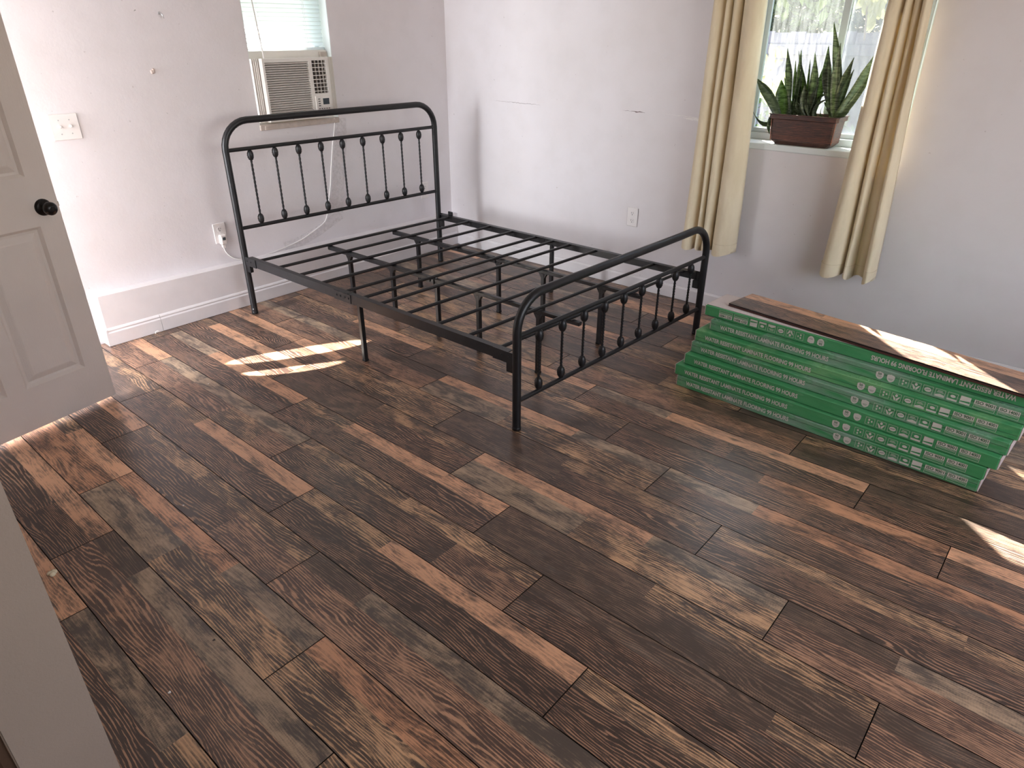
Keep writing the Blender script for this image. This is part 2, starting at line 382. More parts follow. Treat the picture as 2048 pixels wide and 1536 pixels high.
# tone classes of the printed strips: light colour, dark colour, bias, ring lines, saw marks
TONES = {
 'T': (S(218, 166, 130), S(92, 74, 64), 0.70, 0.40, 0.2),   # tan
 'O': (S(204, 150, 114), S(84, 62, 52), 0.64, 0.5, 0.1),     # orange brown
 'R': (S(180, 138, 110), S(80, 61, 53), 0.46, 0.9, 0.1),     # red brown
 'D': (S(168, 128, 102), S(62, 48, 42), 0.20, 1.3, 0.15),     # dark with light lines
 'G': (S(178, 152, 126), S(84, 73, 66), 0.42, 0.25, 1.0),    # grey, sawn
 'B': (S(134, 106, 88), S(70, 56, 48), 0.30, 0.8, 0.3),      # mid brown
 'M': (S(202, 160, 122), S(72, 58, 50), 0.38, 0.7, 0.4),     # mixed tan and dark
}
def plank_mesh(name, L, Wd, th, low, up, seed, gap=0.0016, bev=0.0014):
    """a board lying along x from 0..L, y 0..Wd (strip split at 0.64), top at z=0; low/up: lists of (fraction_end, tone)"""
    split = Wd * 0.64
    vs = []; fs = []; uvs = []; att = []
    def quad(p, uvp, a): 
        n = len(vs); vs.extend(p); fs.append((n, n+1, n+2, n+3)); uvs.extend(uvp); att.append(a)
    strips = ((gap, split, low), (split, Wd - gap, up)); si = 0
    for y0, y1, segs in strips:
        x = gap
        for fe, tone in segs:
            x1 = min(L * fe, L - gap); lt, dk, bi, li, sw = TONES[tone]
            si += 1; rnd = random.Random(seed * 31 + si); j = rnd.uniform(0.9, 1.1)
            ox, oy = seed * 5.37 + si * 2.11, seed * 3.71 + si * 1.7
            a = (tuple(c * j for c in lt[:3]), tuple(c * j for c in dk[:3]), (bi + rnd.uniform(-0.08, 0.08), li, sw))
            quad([(x, y0, 0), (x1, y0, 0), (x1, y1, 0), (x, y1, 0)], [(x+ox, y0+oy), (x1+ox, y0+oy), (x1+ox, y1+oy), (x+ox, y1+oy)], a)
            x = x1
    ea = ((0.012, 0.008, 0.007), (0.012, 0.008, 0.007), (0.0, 0.0, 0.0))
    g = gap; z = -th
    def side(a_, b_):
        quad([(a_[0], a_[1], z), (b_[0], b_[1], z), (b_[0], b_[1], 0), (a_[0], a_[1], 0)], [(0, 0)] * 4, ea)
    c = [(g, g), (L-g, g), (L-g, Wd-g), (g, Wd-g)]
    for i in range(4): side(c[i], c[(i+1) % 4])
    me = bpy.data.meshes.new(name); me.from_pydata(vs, [], fs); me.materials.append(M['plank'])
    ul = me.uv_layers.new(name='UVMap')
    for i, q in enumerate(uvs): ul.data[i].uv = q
    for nm, idx in (('light', 0), ('dark', 1), ('style', 2)):
        at = me.attributes.new(nm, 'FLOAT_VECTOR' if idx == 2 else 'FLOAT_COLOR', 'FACE')
        for i, a in enumerate(att):
            if idx == 2: at.data[i].vector = a[2]
            else: at.data[i].color = (*a[idx], 1)
    me.update(); return me

# ------------------------------------------------------------------ setting
WX, WY = -0.315, 0.45            # left wall face, right wall face
NY = -3.34                       # near wall face
fl = tag(MB().box((-0.6, -6.2, -0.14), (5.5, 0.72, -0.008)).build('floor', M['seam']), kind='structure')

def q(low, up):
    def p(t):
        t = t.split(); return [(float(a[1:]) if len(a) > 1 else 1.0, a[0]) for a in t]
    return p(low), p(up)
SP = {(-8,-2): q('D','B'), (-7,-3): q('T','T'), (-7,-2): q('D','G.5 M'), (-6,-3): q('D.74 D','T'), (-6,-2): q('R','B.22 G'),
 (-5,-3): q('O','M.6 T'), (-5,-2): q('G.45 M','O.63 G'), (-5,-1): q('M','O.5 T'), (-4,-3): q('D','T'), (-4,-2): q('D.7 R','M.62 M'),
 (-4,-1): q('R','B.22 G'), (-3,-3): q('B','M'), (-3,-2): q('D','M.36 T'), (-3,-1): q('D','M.36 T'), (-3,0): q('D','M.5 T'),
 (-2,-3): q('R','T'), (-2,-2): q('R.6 M.85 R','G.3 G'), (-2,-1): q('D.75 R','M.5 M'), (-2,0): q('D','B.6 M'),
 (-1,-2): q('D','G.35 T'), (-1,-1): q('D.75 D','M.28 T.75 T'), (-1,0): q('B','B.48 M'), (-1,1): q('R','B'),
 (0,-2): q('D','M.3 T'), (0,-1): q('B.5 D','B.5 M'), (0,0): q('G.45 M','T.63 G'), (0,1): q('R','B.25 G'),
 (1,-2): q('D','T'), (1,-1): q('D.35 M','T.3 M.62 M'), (1,0): q('B.5 D','B.48 M'), (1,1): q('D','M.6 M'),
 (2,-2): q('R','G'), (2,-1): q('R','G.5 B'), (2,0): q('G.4 M','T.65 G'), (2,1): q('D','G.29 O'),
 (3,-1): q('D','M.5 T'), (3,0): q('B','M'), (3,1): q('D','B.49 O'), (3,2): q('D','T'), (4,-1): q('R','T'), (4,0): q('M','T'),
 (4,1): q('D.6 D','G.33 T'), (4,2): q('D','B.4 M'), (5,0): q('M','R'), (5,1): q('R','M.6 B'), (5,2): q('B','M')}
pool = 'TDRGOBM'
PL, PW, ST = 1.270, 0.2022, 0.3155
for row in range(-8, 12):
    ys = -1.728 + PW * (row - 1)      # lower seam of the row
    if ys > 0.45 or ys + PW < -3.40: continue
    for n in range(-6, 8):
        x0 = 2.056 - ST * row + PL * n
        if x0 > 5.3 or x0 + PL < -0.32: continue
        rnd = random.Random(row * 97 + n * 13 + 5)
        if (row, n) in SP: low, up = SP[(row, n)]
        else:
            a, b_, c, d = [rnd.choice('TDRGBMDDM') for _ in range(4)]
            low = [(1.0, a)] if rnd.random() < 0.7 else [(rnd.uniform(.3, .7), a), (1.0, b_)]
            up = [(rnd.uniform(.25, .75), c), (1.0, d)]
        xa, xb = max(x0, -0.31), min(x0 + PL, 5.3)
        # clip boards cut at the walls
        L = xb - xa
        if L < 0.02: continue
        sh = (xa - x0) / PL
        cut = lambda s: [(min(1.0, (fe - sh) * PL / L), tn) for fe, tn in s if fe > sh + 0.01]
        wd = min(PW, 0.45 - ys)
        me = plank_mesh('floor_plank', L, wd, 0.008, cut(low) or [(1.0, 'D')], cut(up) or [(1.0, 'M')], (row * 7.3 + n * 1.9) % 17)
        o = bpy.data.objects.new('floor_plank', me); sc.collection.objects.link(o); o.parent = fl
        o.location = (xa, ys, 0.0)
tag(MB().box((-0.8, -6.2, 2.42), (5.5, 0.85, 2.55)).build('ceiling', M['ceiling']), kind='structure')
# left wall with window opening
wl = MB(); OY0, OY1, OZ0, OZ1 = -1.14, -0.56, 1.02, 1.98
for a, b in (((NY-.12, 0), (OY0, 2.42)), ((OY1, 0), (0.72, 2.42)), ((OY0, 0), (OY1, OZ0)), ((OY0, OZ1), (OY1, 2.42))):
    wl.box((-0.56, a[0], a[1] - (0.02 if a[1] == 0 else 0)), (WX, b[0], b[1]))
wall_left = tag(wl.build('wall_left', M['wall']), kind='structure')
# right wall: displaced skin over slabs
RX0, RX1, RZ0, RZ1 = 1.96, 2.86, 1.0, 2.04
wr = MB()
for a, b in (((WX - .25, 0), (RX0, 2.42)), ((RX1, 0), (5.5, 2.42)), ((RX0, 0), (RX1, RZ0)), ((RX0, RZ1), (RX1, 2.42))):
    wr.box((a[0], WY + 0.004, a[1] - (0.02 if a[1] == 0 else 0)), (b[0], 0.70, b[1]))
def ss(x): x = max(0, min(1, x)); return x * x * (3 - 2 * x)
def woff(x, z):
    d = 0.003 * (1 - ss((x + 0.05) / 0.09)) * ss((1.45 - z) / 0.5)
    d += 0.006 * (1 - ss((z - 0.20) / 0.11)) * (1 - ss((x - 1.4) / 0.5))
    d += 0.0015 * math.sin(x * 3.1 + 1.3 * math.sin(z * 2.3)) + 0.001 * math.sin(z * 7 + x * 5)
    return d
xs = [WX - 0.01 + i * 0.03 for i in range(0, 76)]; xs = [x for x in xs if x < RX0 - .005] + [RX0] + [RX0 + (RX1-RX0) * i / 12 for i in range(1, 12)] + [RX1] + [RX1 + 0.08 + .08 * i for i in range(0, 31)]
zs = [i * 0.03 for i in range(0, 16)] + [0.5 + i * 0.05 for i in range(10)] + [RZ0] + [RZ0 + (RZ1-RZ0) * i / 14 for i in range(1, 14)] + [RZ1, 2.15, 2.25, 2.35, 2.42]
n0 = len(zs); vs = [(x, WY - woff(x, z) * (0 if (RX0 - .06 < x < RX1 + .06 and z > 0.95) else 1), z) for x in xs for z in zs]
fs = []
for i in range(len(xs) - 1):
    for j in range(n0 - 1):
        if xs[i] >= RX0 - 1e-6 and xs[i+1] <= RX1 + 1e-6 and zs[j] >= RZ0 - 1e-6 and zs[j+1] <= RZ1 + 1e-6: continue
        fs.append((i*n0+j, (i+1)*n0+j, (i+1)*n0+j+1, i*n0+j+1))
wr.add(vs, fs, True)
wall_right = tag(wr.build('wall_right', M['wall']), kind='structure')
# near wall with the two openings (left outer doorway, opening the camera stands in)
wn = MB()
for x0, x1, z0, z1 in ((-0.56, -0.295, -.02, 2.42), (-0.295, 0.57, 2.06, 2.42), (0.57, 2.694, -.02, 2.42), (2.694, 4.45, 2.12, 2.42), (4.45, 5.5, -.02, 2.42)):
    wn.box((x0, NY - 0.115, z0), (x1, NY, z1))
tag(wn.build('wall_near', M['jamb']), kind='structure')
tr_ = MB(); tr_.cham((2.60, -3.475, 0.0), (2.690, -3.458, 2.12), 0.004)
tag(tr_.build('trim_1', M['dark_wood']), kind='structure')
wf = MB()
for a, b in (((-6.2, -.02), (-3.05, 2.42)), ((-.45, -.02), (0.72, 2.42)), ((-3.05, -.02), (-.45, .75)), ((-3.05, 2.10), (-.45, 2.42))): wf.box((5.30, a[0], a[1]), (5.5, b[0], b[1]))
tag(wf.build('wall_far_right', M['wall']), kind='structure')
w3 = MB()  # unseen window, added with its wall opening to let the side fill in
for a, b in (((-3.05, .75), (-3.0, 2.10)), ((-.5, .75), (-.45, 2.10)), ((-3.0, .75), (-.5, .80)), ((-3.0, 2.05), (-.5, 2.10)), ((-1.77, .80), (-1.73, 2.05))): w3.cham((5.40, a[0], a[1]), (5.46, b[0], b[1]), .003)
tag(w3.build('fill_window', M['vinyl']), kind='structure')
hall = MB().box((0.75, -6.2, -.02), (0.87, -3.456, 2.42)).box((0.75, -6.3, -.02), (5.5, -6.2, 2.42))
tag(hall.build('wall_hall', M['wall']), kind='structure')

# boxed-in ledge along the left wall, with baseboards
LX = -0.247
lg = MB()
lg.add([(WX-.005, -2.29, -.005), (LX, -2.29, -.005), (LX, .449, -.005), (WX-.005, .449, -.005), (WX-.005, -2.29, .285), (LX, -2.29, .283), (LX, .449, .246), (WX-.005, .449, .248)],
       [(0,3,2,1),(4,5,6,7),(0,1,5,4),(1,2,6,5),(2,3,7,6),(3,0,4,7)])
tag(lg.build('trim_2', M['white']), kind='structure')
def baseprof(h, th):
    return [(0, 0), (th, 0), (th, h*.72), (th*.55, h*.80), (th*.75, h*.88), (th*.35, h*.97), (0, h)]
bb = MB()
for y0, y1 in ((-2.302, -2.005), (-2.003, 0.43)):
    bb.prism(baseprof(0.099, 0.013), lambda a, c: (LX + a, y0, c + .002), lambda a, c: (LX + a, y1, c + .002))
bb.cham((WX, -2.303, .002), (LX + .0128, -2.2905, .096), .003)
tag(bb.build('baseboard_left', M['white'], recalc=True), kind='structure')
bb = MB()
bb.prism([(0, 0), (.012, 0), (.012, .074), (.006, .084), (0, .085)], lambda a, c: (-0.235, WY - .012 - a, c + .002), lambda a, c: (5.3, WY - .003 - a, c + .002))
tag(bb.build('baseboard_right', M['white'], recalc=True), kind='structure')
bb = MB().prism(baseprof(0.099, 0.013), lambda a, c: (0.64, NY + a, c), lambda a, c: (2.69, NY + a, c))
tag(bb.build('baseboard_near', M['white'], recalc=True), kind='structure')
# seam lines of the panelled strip on the right wall
for i, (x0, x1, z) in enumerate(((-.2, 1.9, .118), (.35, 1.1, .165), (-.23, 2.2, .232))):
    pass

# ---- window 2 (right wall)
w2 = tag(bpy.data.objects.new('window_2', None), kind='structure'); sc.collection.objects.link(w2)
rv = MB(); e = 0.004
rv.box((RX0 - .001, WY + .001, RZ0 - .02), (RX0 + .004, .70, RZ1)).box((RX1 - .004, WY + .001, RZ0 - .02), (RX1 + .001, .70, RZ1)).box((RX0, WY + .001, RZ1 - .004), (RX1, .70, RZ1 + .001))
rv.build('window_reveal', M['reveal'], w2)
MB().cham((RX0 - .004, WY - .006, RZ0 - .03), (RX1 + .004, .70, RZ0 + .003), .003).build('window_sill', M['reveal'], w2)
FY = 0.60
fr = MB()
F = 0.045
fr.cham((RX0, FY, RZ0 + .003), (RX0 + F, FY + .06, RZ1), .003).cham((RX1 - F, FY, RZ0 + .003), (RX1, FY + .06, RZ1), .003)
fr.cham((RX0 + F, FY, RZ0 + .003), (RX1 - F, FY + .06, RZ0 + .04), .003).cham((RX0 + F, FY, RZ1 - F), (RX1 - F, FY + .06, RZ1), .003)
fr.build('window_frame', M['vinyl'], w2)
for nm, x0, x1, y in (('window_sash', RX0 + F, 2.435, FY + .012), ('window_sash', 2.40, RX1 - F, FY + .034)):
    s_ = MB(); z0, z1 = RZ0 + .04, RZ1 - F; q = .024
    s_.cham((x0, y, z0), (x0 + q, y + .02, z1), .002).cham((x1 - q - .012, y, z0), (x1, y + .02, z1), .002)
    s_.cham((x0 + q, y, z0), (x1 - q, y + .02, z0 + q), .002).cham((x0 + q, y, z1 - q), (x1 - q, y + .02, z1), .002)
    so = s_.build(nm, M['vinyl'], w2)
    MB().box((x0 + q - .004, y + .008, z0 + q - .004), (x1 - q - .008, y + .011, z1 - q + .004)).build('glass_pane', M['glass'], so)
MB().box((2.43, FY + .0585, RZ0 + .04), (RX1 - F, FY + .0592, RZ1 - F)).build('insect_screen', M['screen'], w2)

# ---- window 1 (left wall) behind the air conditioner
w1 = tag(bpy.data.objects.new('window_1', None), kind='structure'); sc.collection.objects.link(w1)
rv = MB()
rv.box((-.56, OY0 - .001, OZ0), (WX - .001, OY0 + .004, OZ1)).box((-.56, OY1 - .004, OZ0), (WX - .001, OY1 + .001, OZ1)).box((-.56, OY0, OZ1 - .004), (WX - .001, OY1, OZ1 + .001))
rv.build('window_reveal', M['reveal'], w1)
MB().cham((-.56, OY0, OZ0 - .005), (WX + .008, OY1, OZ0 + .028), .003).build('window_sill', M['old_wood'], w1)
MB().cham((WX + .0, OY0 + .03, OZ0 - .004), (WX + .010, OY1 - .03, OZ0 + .022), .002).build('sill_board', M['old_wood'], w1)
fr = MB()
fr.cham((-.50, OY0, 1.05), (-.44, OY0 + .035, OZ1), .002).cham((-.50, OY1 - .035, 1.05), (-.44, OY1, OZ1), .002).cham((-.50, OY0, OZ1 - .04), (-.44, OY1, OZ1), .002)
fr.build('window_frame', M['vinyl'], w1)
so = MB().cham((-.395, OY0 + .004, 1.405), (-.365, OY1 - .004, 1.447), .002).cham((-.48, OY0 + .03, 1.90), (-.45, OY1 - .03, 1.94), .002).build('window_sash', M['ac'], w1)
MB().box((-.466, OY0 + .03, 1.43), (-.463, OY1 - .03, 1.91)).build('glass_pane', M['glass'], so)
MB().cham((-.362, -.625, 1.408), (-.348, -.572, 1.437), .002).build('wood_shim', M['old_wood'], w1)

# ---- blind in window 1
bl = thing('window_blind', 'white slatted mini blind half lowered above the air conditioner', 'blind', (-.385, -.85, 1.45))
L0 = Vector((-.385, -.85, 1.45))
sl = MB()
sm = bpy.data.meshes.new('slat')
hw = 0.0135; ta = math.radians(66)
prof = [(-hw, 0.0), (-hw*.4, .0016), (hw*.4, .0016), (hw, 0.0)]
def slat_pt(a, c, y): return (a * math.cos(ta) - c * math.sin(ta), y, a * math.sin(ta) + c * math.cos(ta))
for y in (-.278, .278):
    pass
vv = [slat_pt(a, c, y) for y in (-.28, .28) for a, c in prof]; ff = [(i, i+1, 5+i, 4+i) for i in range(3)]
sm.from_pydata(vv, [], ff); sm.materials.append(M['blind']); sm.update()
for i in range(22):
    o = bpy.data.objects.new('slat', sm); sc.collection.objects.link(o); o.parent = bl; o.location = (0, 0, 0.032 + i * .0228)
MB().cham((-.014, -.281, -.004), (.012, .281, .012), .003).build('bottom_rail', M['blind'], bl)
MB().cham((-.018, -.281, .505), (.018, .281, .528), .003).build('head_rail', M['blind'], bl)
for y in (-.165, -.156, .15, .159): MB().tube([(.016, y, -.006), (.016, y, .52)], .0008, 6).build('ladder_cord', M['cord'], bl)
wd = MB().tube([(.03, -.198, .50), (.045, -.2, .25), (.062, -.19, -.02)], .004, 8).tube([(.062, -.19, -.02), (.064, -.188, -.125)], [.0055, .0068], 8)
wd.build('tilt_wand', M['plastic'], bl)

# ---- air conditioner
AX = -.262
ac = thing('air_conditioner', 'cream window air conditioner under the half lowered blind', 'air conditioner', (AX, -.863, 1.062))
y0, y1, z1 = -.228, .229, .347
MB().cham((-.25, y0 + .012, .006), (-.03, y1 - .012, z1 - .006), .004).build('housing', M['ac'], ac)
bz = MB()                       # bezel of the front with openings for grille and outlet
def frame_rect(mb, ya, yb, za, zb, holes, x0, x1):
    ysn = sorted({ya, yb, *[h[0] for h in holes], *[h[1] for h in holes]}); zsn = sorted({za, zb, *[h[2] for h in holes], *[h[3] for h in holes]})
    for i in range(len(ysn) - 1):
        for j in range(len(zsn) - 1):
            cy, cz = (ysn[i] + ysn[i+1]) / 2, (zsn[j] + zsn[j+1]) / 2
            if any(h[0] < cy < h[1] and h[2] < cz < h[3] for h in holes): continue
            mb.box((x0, ysn[i], zsn[j]), (x1, ysn[i+1], zsn[j+1]))
gh = (y0 + .013, y0 + .312, .048, .326); vh = (y0 + .336, y0 + .438, .142, .330)
frame_rect(bz, y0, y1, 0, z1, [gh, vh], -.035, 0)
bz.build('front_bezel', M['ac'], ac)
MB().box((-.026, gh[0], gh[2]), (-.020, gh[1], gh[3])).build('filter_screen', M['ac_dark'], ac)
nl = 22
lm_ = MB(); dz = (gh[3] - gh[2]) / nl
lm_.add([(-.018, 0, -.001), (-.001, 0, -dz*.30), (.0005, 0, -dz*.05), (-.014, 0, dz*.42), (-.018, gh[1]-gh[0], -.001), (-.001, gh[1]-gh[0], -dz*.30), (.0005, gh[1]-gh[0], -dz*.05), (-.014, gh[1]-gh[0], dz*.42)],
        [(0,1,5,4),(1,2,6,5),(2,3,7,6),(3,0,4,7),(0,3,2,1),(4,5,6,7)])
l0 = lm_.build('louver', M['ac'], ac, (0, gh[0], gh[2] + dz * .5))
for i in range(1, nl):
    o = l0.copy(); sc.collection.objects.link(o); o.location = (0, gh[0], gh[2] + dz * (i + .5))
ov = MB().box((-.030, vh[0], vh[2]), (-.024, vh[1], vh[3])).build('air_outlet', M['ac_dark'], ac)
rb = MB()
for i in range(8):
    z = vh[2] + .012 + i * (vh[3] - vh[2] - .02) / 7.5
    rb.box((-.006, vh[0], z), (-.001, vh[1], z + .0035))
for i in range(3): rb.box((-.022, vh[0] + .03 + i * .026, vh[2]), (-.010, vh[0] + .033 + i * .026, vh[3]))
rb.build('outlet_grille', M['ac'], ac)
MB().cham((-.002, y0 + .333, .012), (.003, y1 - .006, .128), .002).build('control_panel', M['ac'], ac)
MB().box((.003, y0 + .386, .076), (.0042, y0 + .432, .112)).build('display', M['ac_display'], ac)
bt = MB()
for i in range(4): bt.cham((.003, y0 + .350, .068 + i * .013), (.0045, y0 + .366, .073 + i * .013), .001)
for i in range(5): bt.cham((.003, y0 + .350 + i * .018, .050), (.0045, y0 + .360 + i * .018, .055), .001)
bt.build('button', M['slot'], ac)
MB().lathe((-.001, y0 + .158, .012), (1, 0, 0), [(0, .007), (.002, .006)], 10).build('badge', M['bronze'], ac)
# accordion side panels
for ya, yb in ((OY0 + .863, y0 + .014), (y1 - .012, OY1 + .863 - .001)):
    ap = MB(); n = 5 if yb - ya > .03 else 3
    pts = [(-.052 + (.010 if i % 2 else 0), ya + (yb - ya) * i / (2 * n)) for i in range(2 * n + 1)]
    for z0_, z1_ in ((0.0, .346),):
        ap.add([(p[0], p[1], z) for z in (z0_, z1_) for p in pts] + [(p[0] - .004, p[1], z) for z in (z0_, z1_) for p in pts],
               [(i, i+1, len(pts)+i+1, len(pts)+i) for i in range(2*n)])
    ap.build('side_panel', M['ac'], ac)

# ---- open panel door on the left
lead = Vector((0.412, -2.527, 0.0)); hinge = lead + Vector((0.2023, -0.9793, 0)) * 0.775
dv = (lead - hinge); DW = dv.length; ang = math.atan2(dv.y, dv.x)
do = bpy.data.objects.new('door_1', None); sc.collection.objects.link(do); do.location = hinge; do.rotation_euler = (0, 0, ang); tag(do, kind='structure')
# local frame: x along the leaf towards the leading edge, +y is the far (left) side, face to camera at y = 0, thickness +y
DH = 2.03; panels = []
for xa, xb in ((DW - .350, DW - .094), (.094, .350)):
    for za, zb in ((.185, .822), (1.018, 1.60), (1.70, 1.90)): panels.append((xa, xb, za, zb))
dm = MB(); TH = .035
def door_face(y, sgn):
    xsn = sorted({0, DW, *[p[0] for p in panels], *[p[1] for p in panels]}); zsn = sorted({0, DH, *[p[2] for p in panels], *[p[3] for p in panels]})
    for i in range(len(xsn) - 1):
        for j in range(len(zsn) - 1):
            a, b, c, d = xsn[i], xsn[i+1], zsn[j], zsn[j+1]
            if any(abs(p[0]-a) < 1e-6 and p[2]-1e-6 <= c and d <= p[3]+1e-6 for p in panels): continue
            q = [(a, y, c), (b, y, c), (b, y, d), (a, y, d)]; dm.add(q, [(0,1,2,3) if sgn < 0 else (3,2,1,0)])
    for a, b, c, d in panels:
        # moulded profile: inset steps (inset, depth)
        st = [(0, 0), (.004, .004), (.012, .0125), (.022, .014), (.044, .0045), (.050, .003)]
        for (i0, d0), (i1, d1) in zip(st, st[1:]):
            r0 = [(a+i0, c+i0), (b-i0, c+i0), (b-i0, d-i0), (a+i0, d-i0)]; r1 = [(a+i1, c+i1), (b-i1, c+i1), (b-i1, d-i1), (a+i1, d-i1)]
            for kk in range(4):
                k2 = (kk + 1) % 4
                q = [(r0[kk][0], y - sgn*d0, r0[kk][1]), (r0[k2][0], y - sgn*d0, r0[k2][1]), (r1[k2][0], y - sgn*d1, r1[k2][1]), (r1[kk][0], y - sgn*d1, r1[kk][1])]
                dm.add(q, [(0,1,2,3) if sgn < 0 else (3,2,1,0)])
        i1, d1 = st[-1]
        q = [(a+i1, y-sgn*d1, c+i1), (b-i1, y-sgn*d1, c+i1), (b-i1, y-sgn*d1, d-i1), (a+i1, y-sgn*d1, d-i1)]; dm.add(q, [(0,1,2,3) if sgn < 0 else (3,2,1,0)])
# with the leaf's x axis pointing to +y world, local +y points to -x world (the far side)
door_face(0, -1); door_face(TH, 1)
dm.add([(0,0,0),(DW,0,0),(DW,TH,0),(0,TH,0),(0,0,DH),(DW,0,DH),(DW,TH,DH),(0,TH,DH)], [(3,2,1,0),(4,5,6,7),(1,2,6,5),(3,0,4,7)])
leaf = dm.build('door_leaf', M['door'], do, (0, 0, .022))
kb = MB().lathe((DW - .062, 0, .915), (0, -1, 0), [(0, .034), (.005, .033), (.010, .026), (.012, .014), (.030, .012), (.034, .020), (.042, .026), (.056, .0265), (.064, .021), (.067, .010)], 24)
kn = kb.build('door_knob', M['bronze'], do)
MB().lathe((DW - .062, -.067, .915), (0, -1, 0), [(0, .010), (.003, .0095)], 14).build('lock_cylinder', M['bronze'], kn)
MB().lathe((DW - .062, TH, .915), (0, 1, 0), [(0, .034), (.008, .030), (.012, .014), (.030, .012), (.040, .026), (.060, .024), (.066, .010)], 20).build('door_knob', M['bronze'], do)
MB().cham((DW - .0005, .006, .885), (DW + .002, TH - .006, .945), .0008).cham((DW, .012, .905), (DW + .010, TH - .012, .925), .002).build('latch', M['brass'], do)
for z in (.25, 1.02, 1.80): MB().tube([(-.004, -.004, z), (-.004, -.004, z + .09)], .006, 10).build('hinge', M['bronze'], do)
# door casing of the outer doorway
cs = MB()
cs.cham((.57, NY - .115, 0), (.585, NY + .003, 2.06), .002).cham((.575, NY, 0), (.64, NY + .014, 2.12), .003).cham((-.30, NY, 2.06), (.575, NY + .014, 2.12), .003)
tag(cs.build('trim_3', M['white']), kind='structure')

# ------------------------------------------------------------------ bed
bed = thing('bed_frame', 'black metal bed frame with spindled headboard and footboard and bare slats', 'bed frame')
HBp = lambda v, z: Vector((-.087 + .085 * v, -1.503 + 1.508 * v, z))
FBp = lambda v, z: Vector((2.037 + .090 * v, -1.503 + 1.488 * v, z))
def arch(P, H0, H1, R=.15, r=.0188):
    # tube from floor up, over and down
    pts = [P(0, .012), P(0, .3), P(0, H0 - R)]
    W_ = 1.5; rv = R / W_
    for i in range(1, 9):
        a = PI / 2 * i / 8; pts.append(P(rv * (1 - math.cos(a)), H0 - R + R * math.sin(a)))
    for i in range(1, 8): v = rv + (1 - 2 * rv) * i / 8; pts.append(P(v, H0 + (H1 - H0) * v))
    for i in range(0, 9):
        a = PI / 2 * i / 8; pts.append(P(1 - rv * (1 - math.sin(a)), H1 - R + R * math.cos(a)))
    pts += [P(1, .3), P(1, .012)]
    return MB().tube(pts, r, 20)
def knob_prof(h=.057, r=.0190):
    out = []
    for i in range(15):
        a = PI * i / 14; z = h / 2 * (1 - math.cos(a)); rr = r * math.sin(a) ** 0.75
        if 3 < i < 11 and i % 2 == 0: rr *= .93
        out.append((z, max(rr, .0058)))
    return out
spm = {}
def spindle(Pz, zb, zt, parent, key):
    # shares one mesh per board
    if key not in spm:
        L = zt - zb; s_ = MB()
        n = 60; pts = [(0, 0, .02 + (L - .04) * i / n) for i in range(n + 1)]
        s_.tube(pts, .0066, 4, twist=0.42)
        s_.lathe((0, 0, 0), (0, 0, 1), knob_prof(), 16).lathe((0, 0, L - .057), (0, 0, 1), knob_prof(), 16)
        spm[key] = s_.build('spindle', M['metal'], parent, Pz)
    else:
        o = spm[key].copy(); sc.collection.objects.link(o); o.parent = parent; o.location = Pz
def board(name, P, H0, H1, up, lo, key):
    a = arch(P, H0, H1).build(name, M['metal'], bed)
    MB().tube([P(.008, up[0]), P(.992, up[1])], .0108, 14).build('cross_rail', M['metal'], a)
    MB().tube([P(.008, lo[0]), P(.992, lo[1])], .0108, 14).build('cross_rail', M['metal'], a)
    for k_ in range(9):
        y = -1.364 + .1525 * k_; v = (y + 1.503) / 1.5
        zb = lo[0] + (lo[1] - lo[0]) * v + .009
        p = P(v, zb); spindle(p, 0, (up[0] - lo[0]) - .018, a, key)
    for v in (0, 1):
        MB().lathe(P(v, .0), (0, 0, 1), [(0, .0175), (.002, .0197), (.014, .0197), (.016, .0188)], 18).build('foot_cap', M['metal'], a)
    return a
hb = board('headboard', HBp, 1.112, 1.114, (.9614, .9610), (.5265, .524), 'h')
fb = board('footboard', FBp, .606, .630, (.442, .458), (.140, .157), 'f')
# small bolt dots at the foot of the posts
for P_, par in ((HBp, hb),):
    MB().lathe(P_(0, .035) + Vector((.012, -.013, 0)), (.6, -.8, 0), [(0, .004), (.004, .003)], 8).build('bolt', M['bolt'], par)
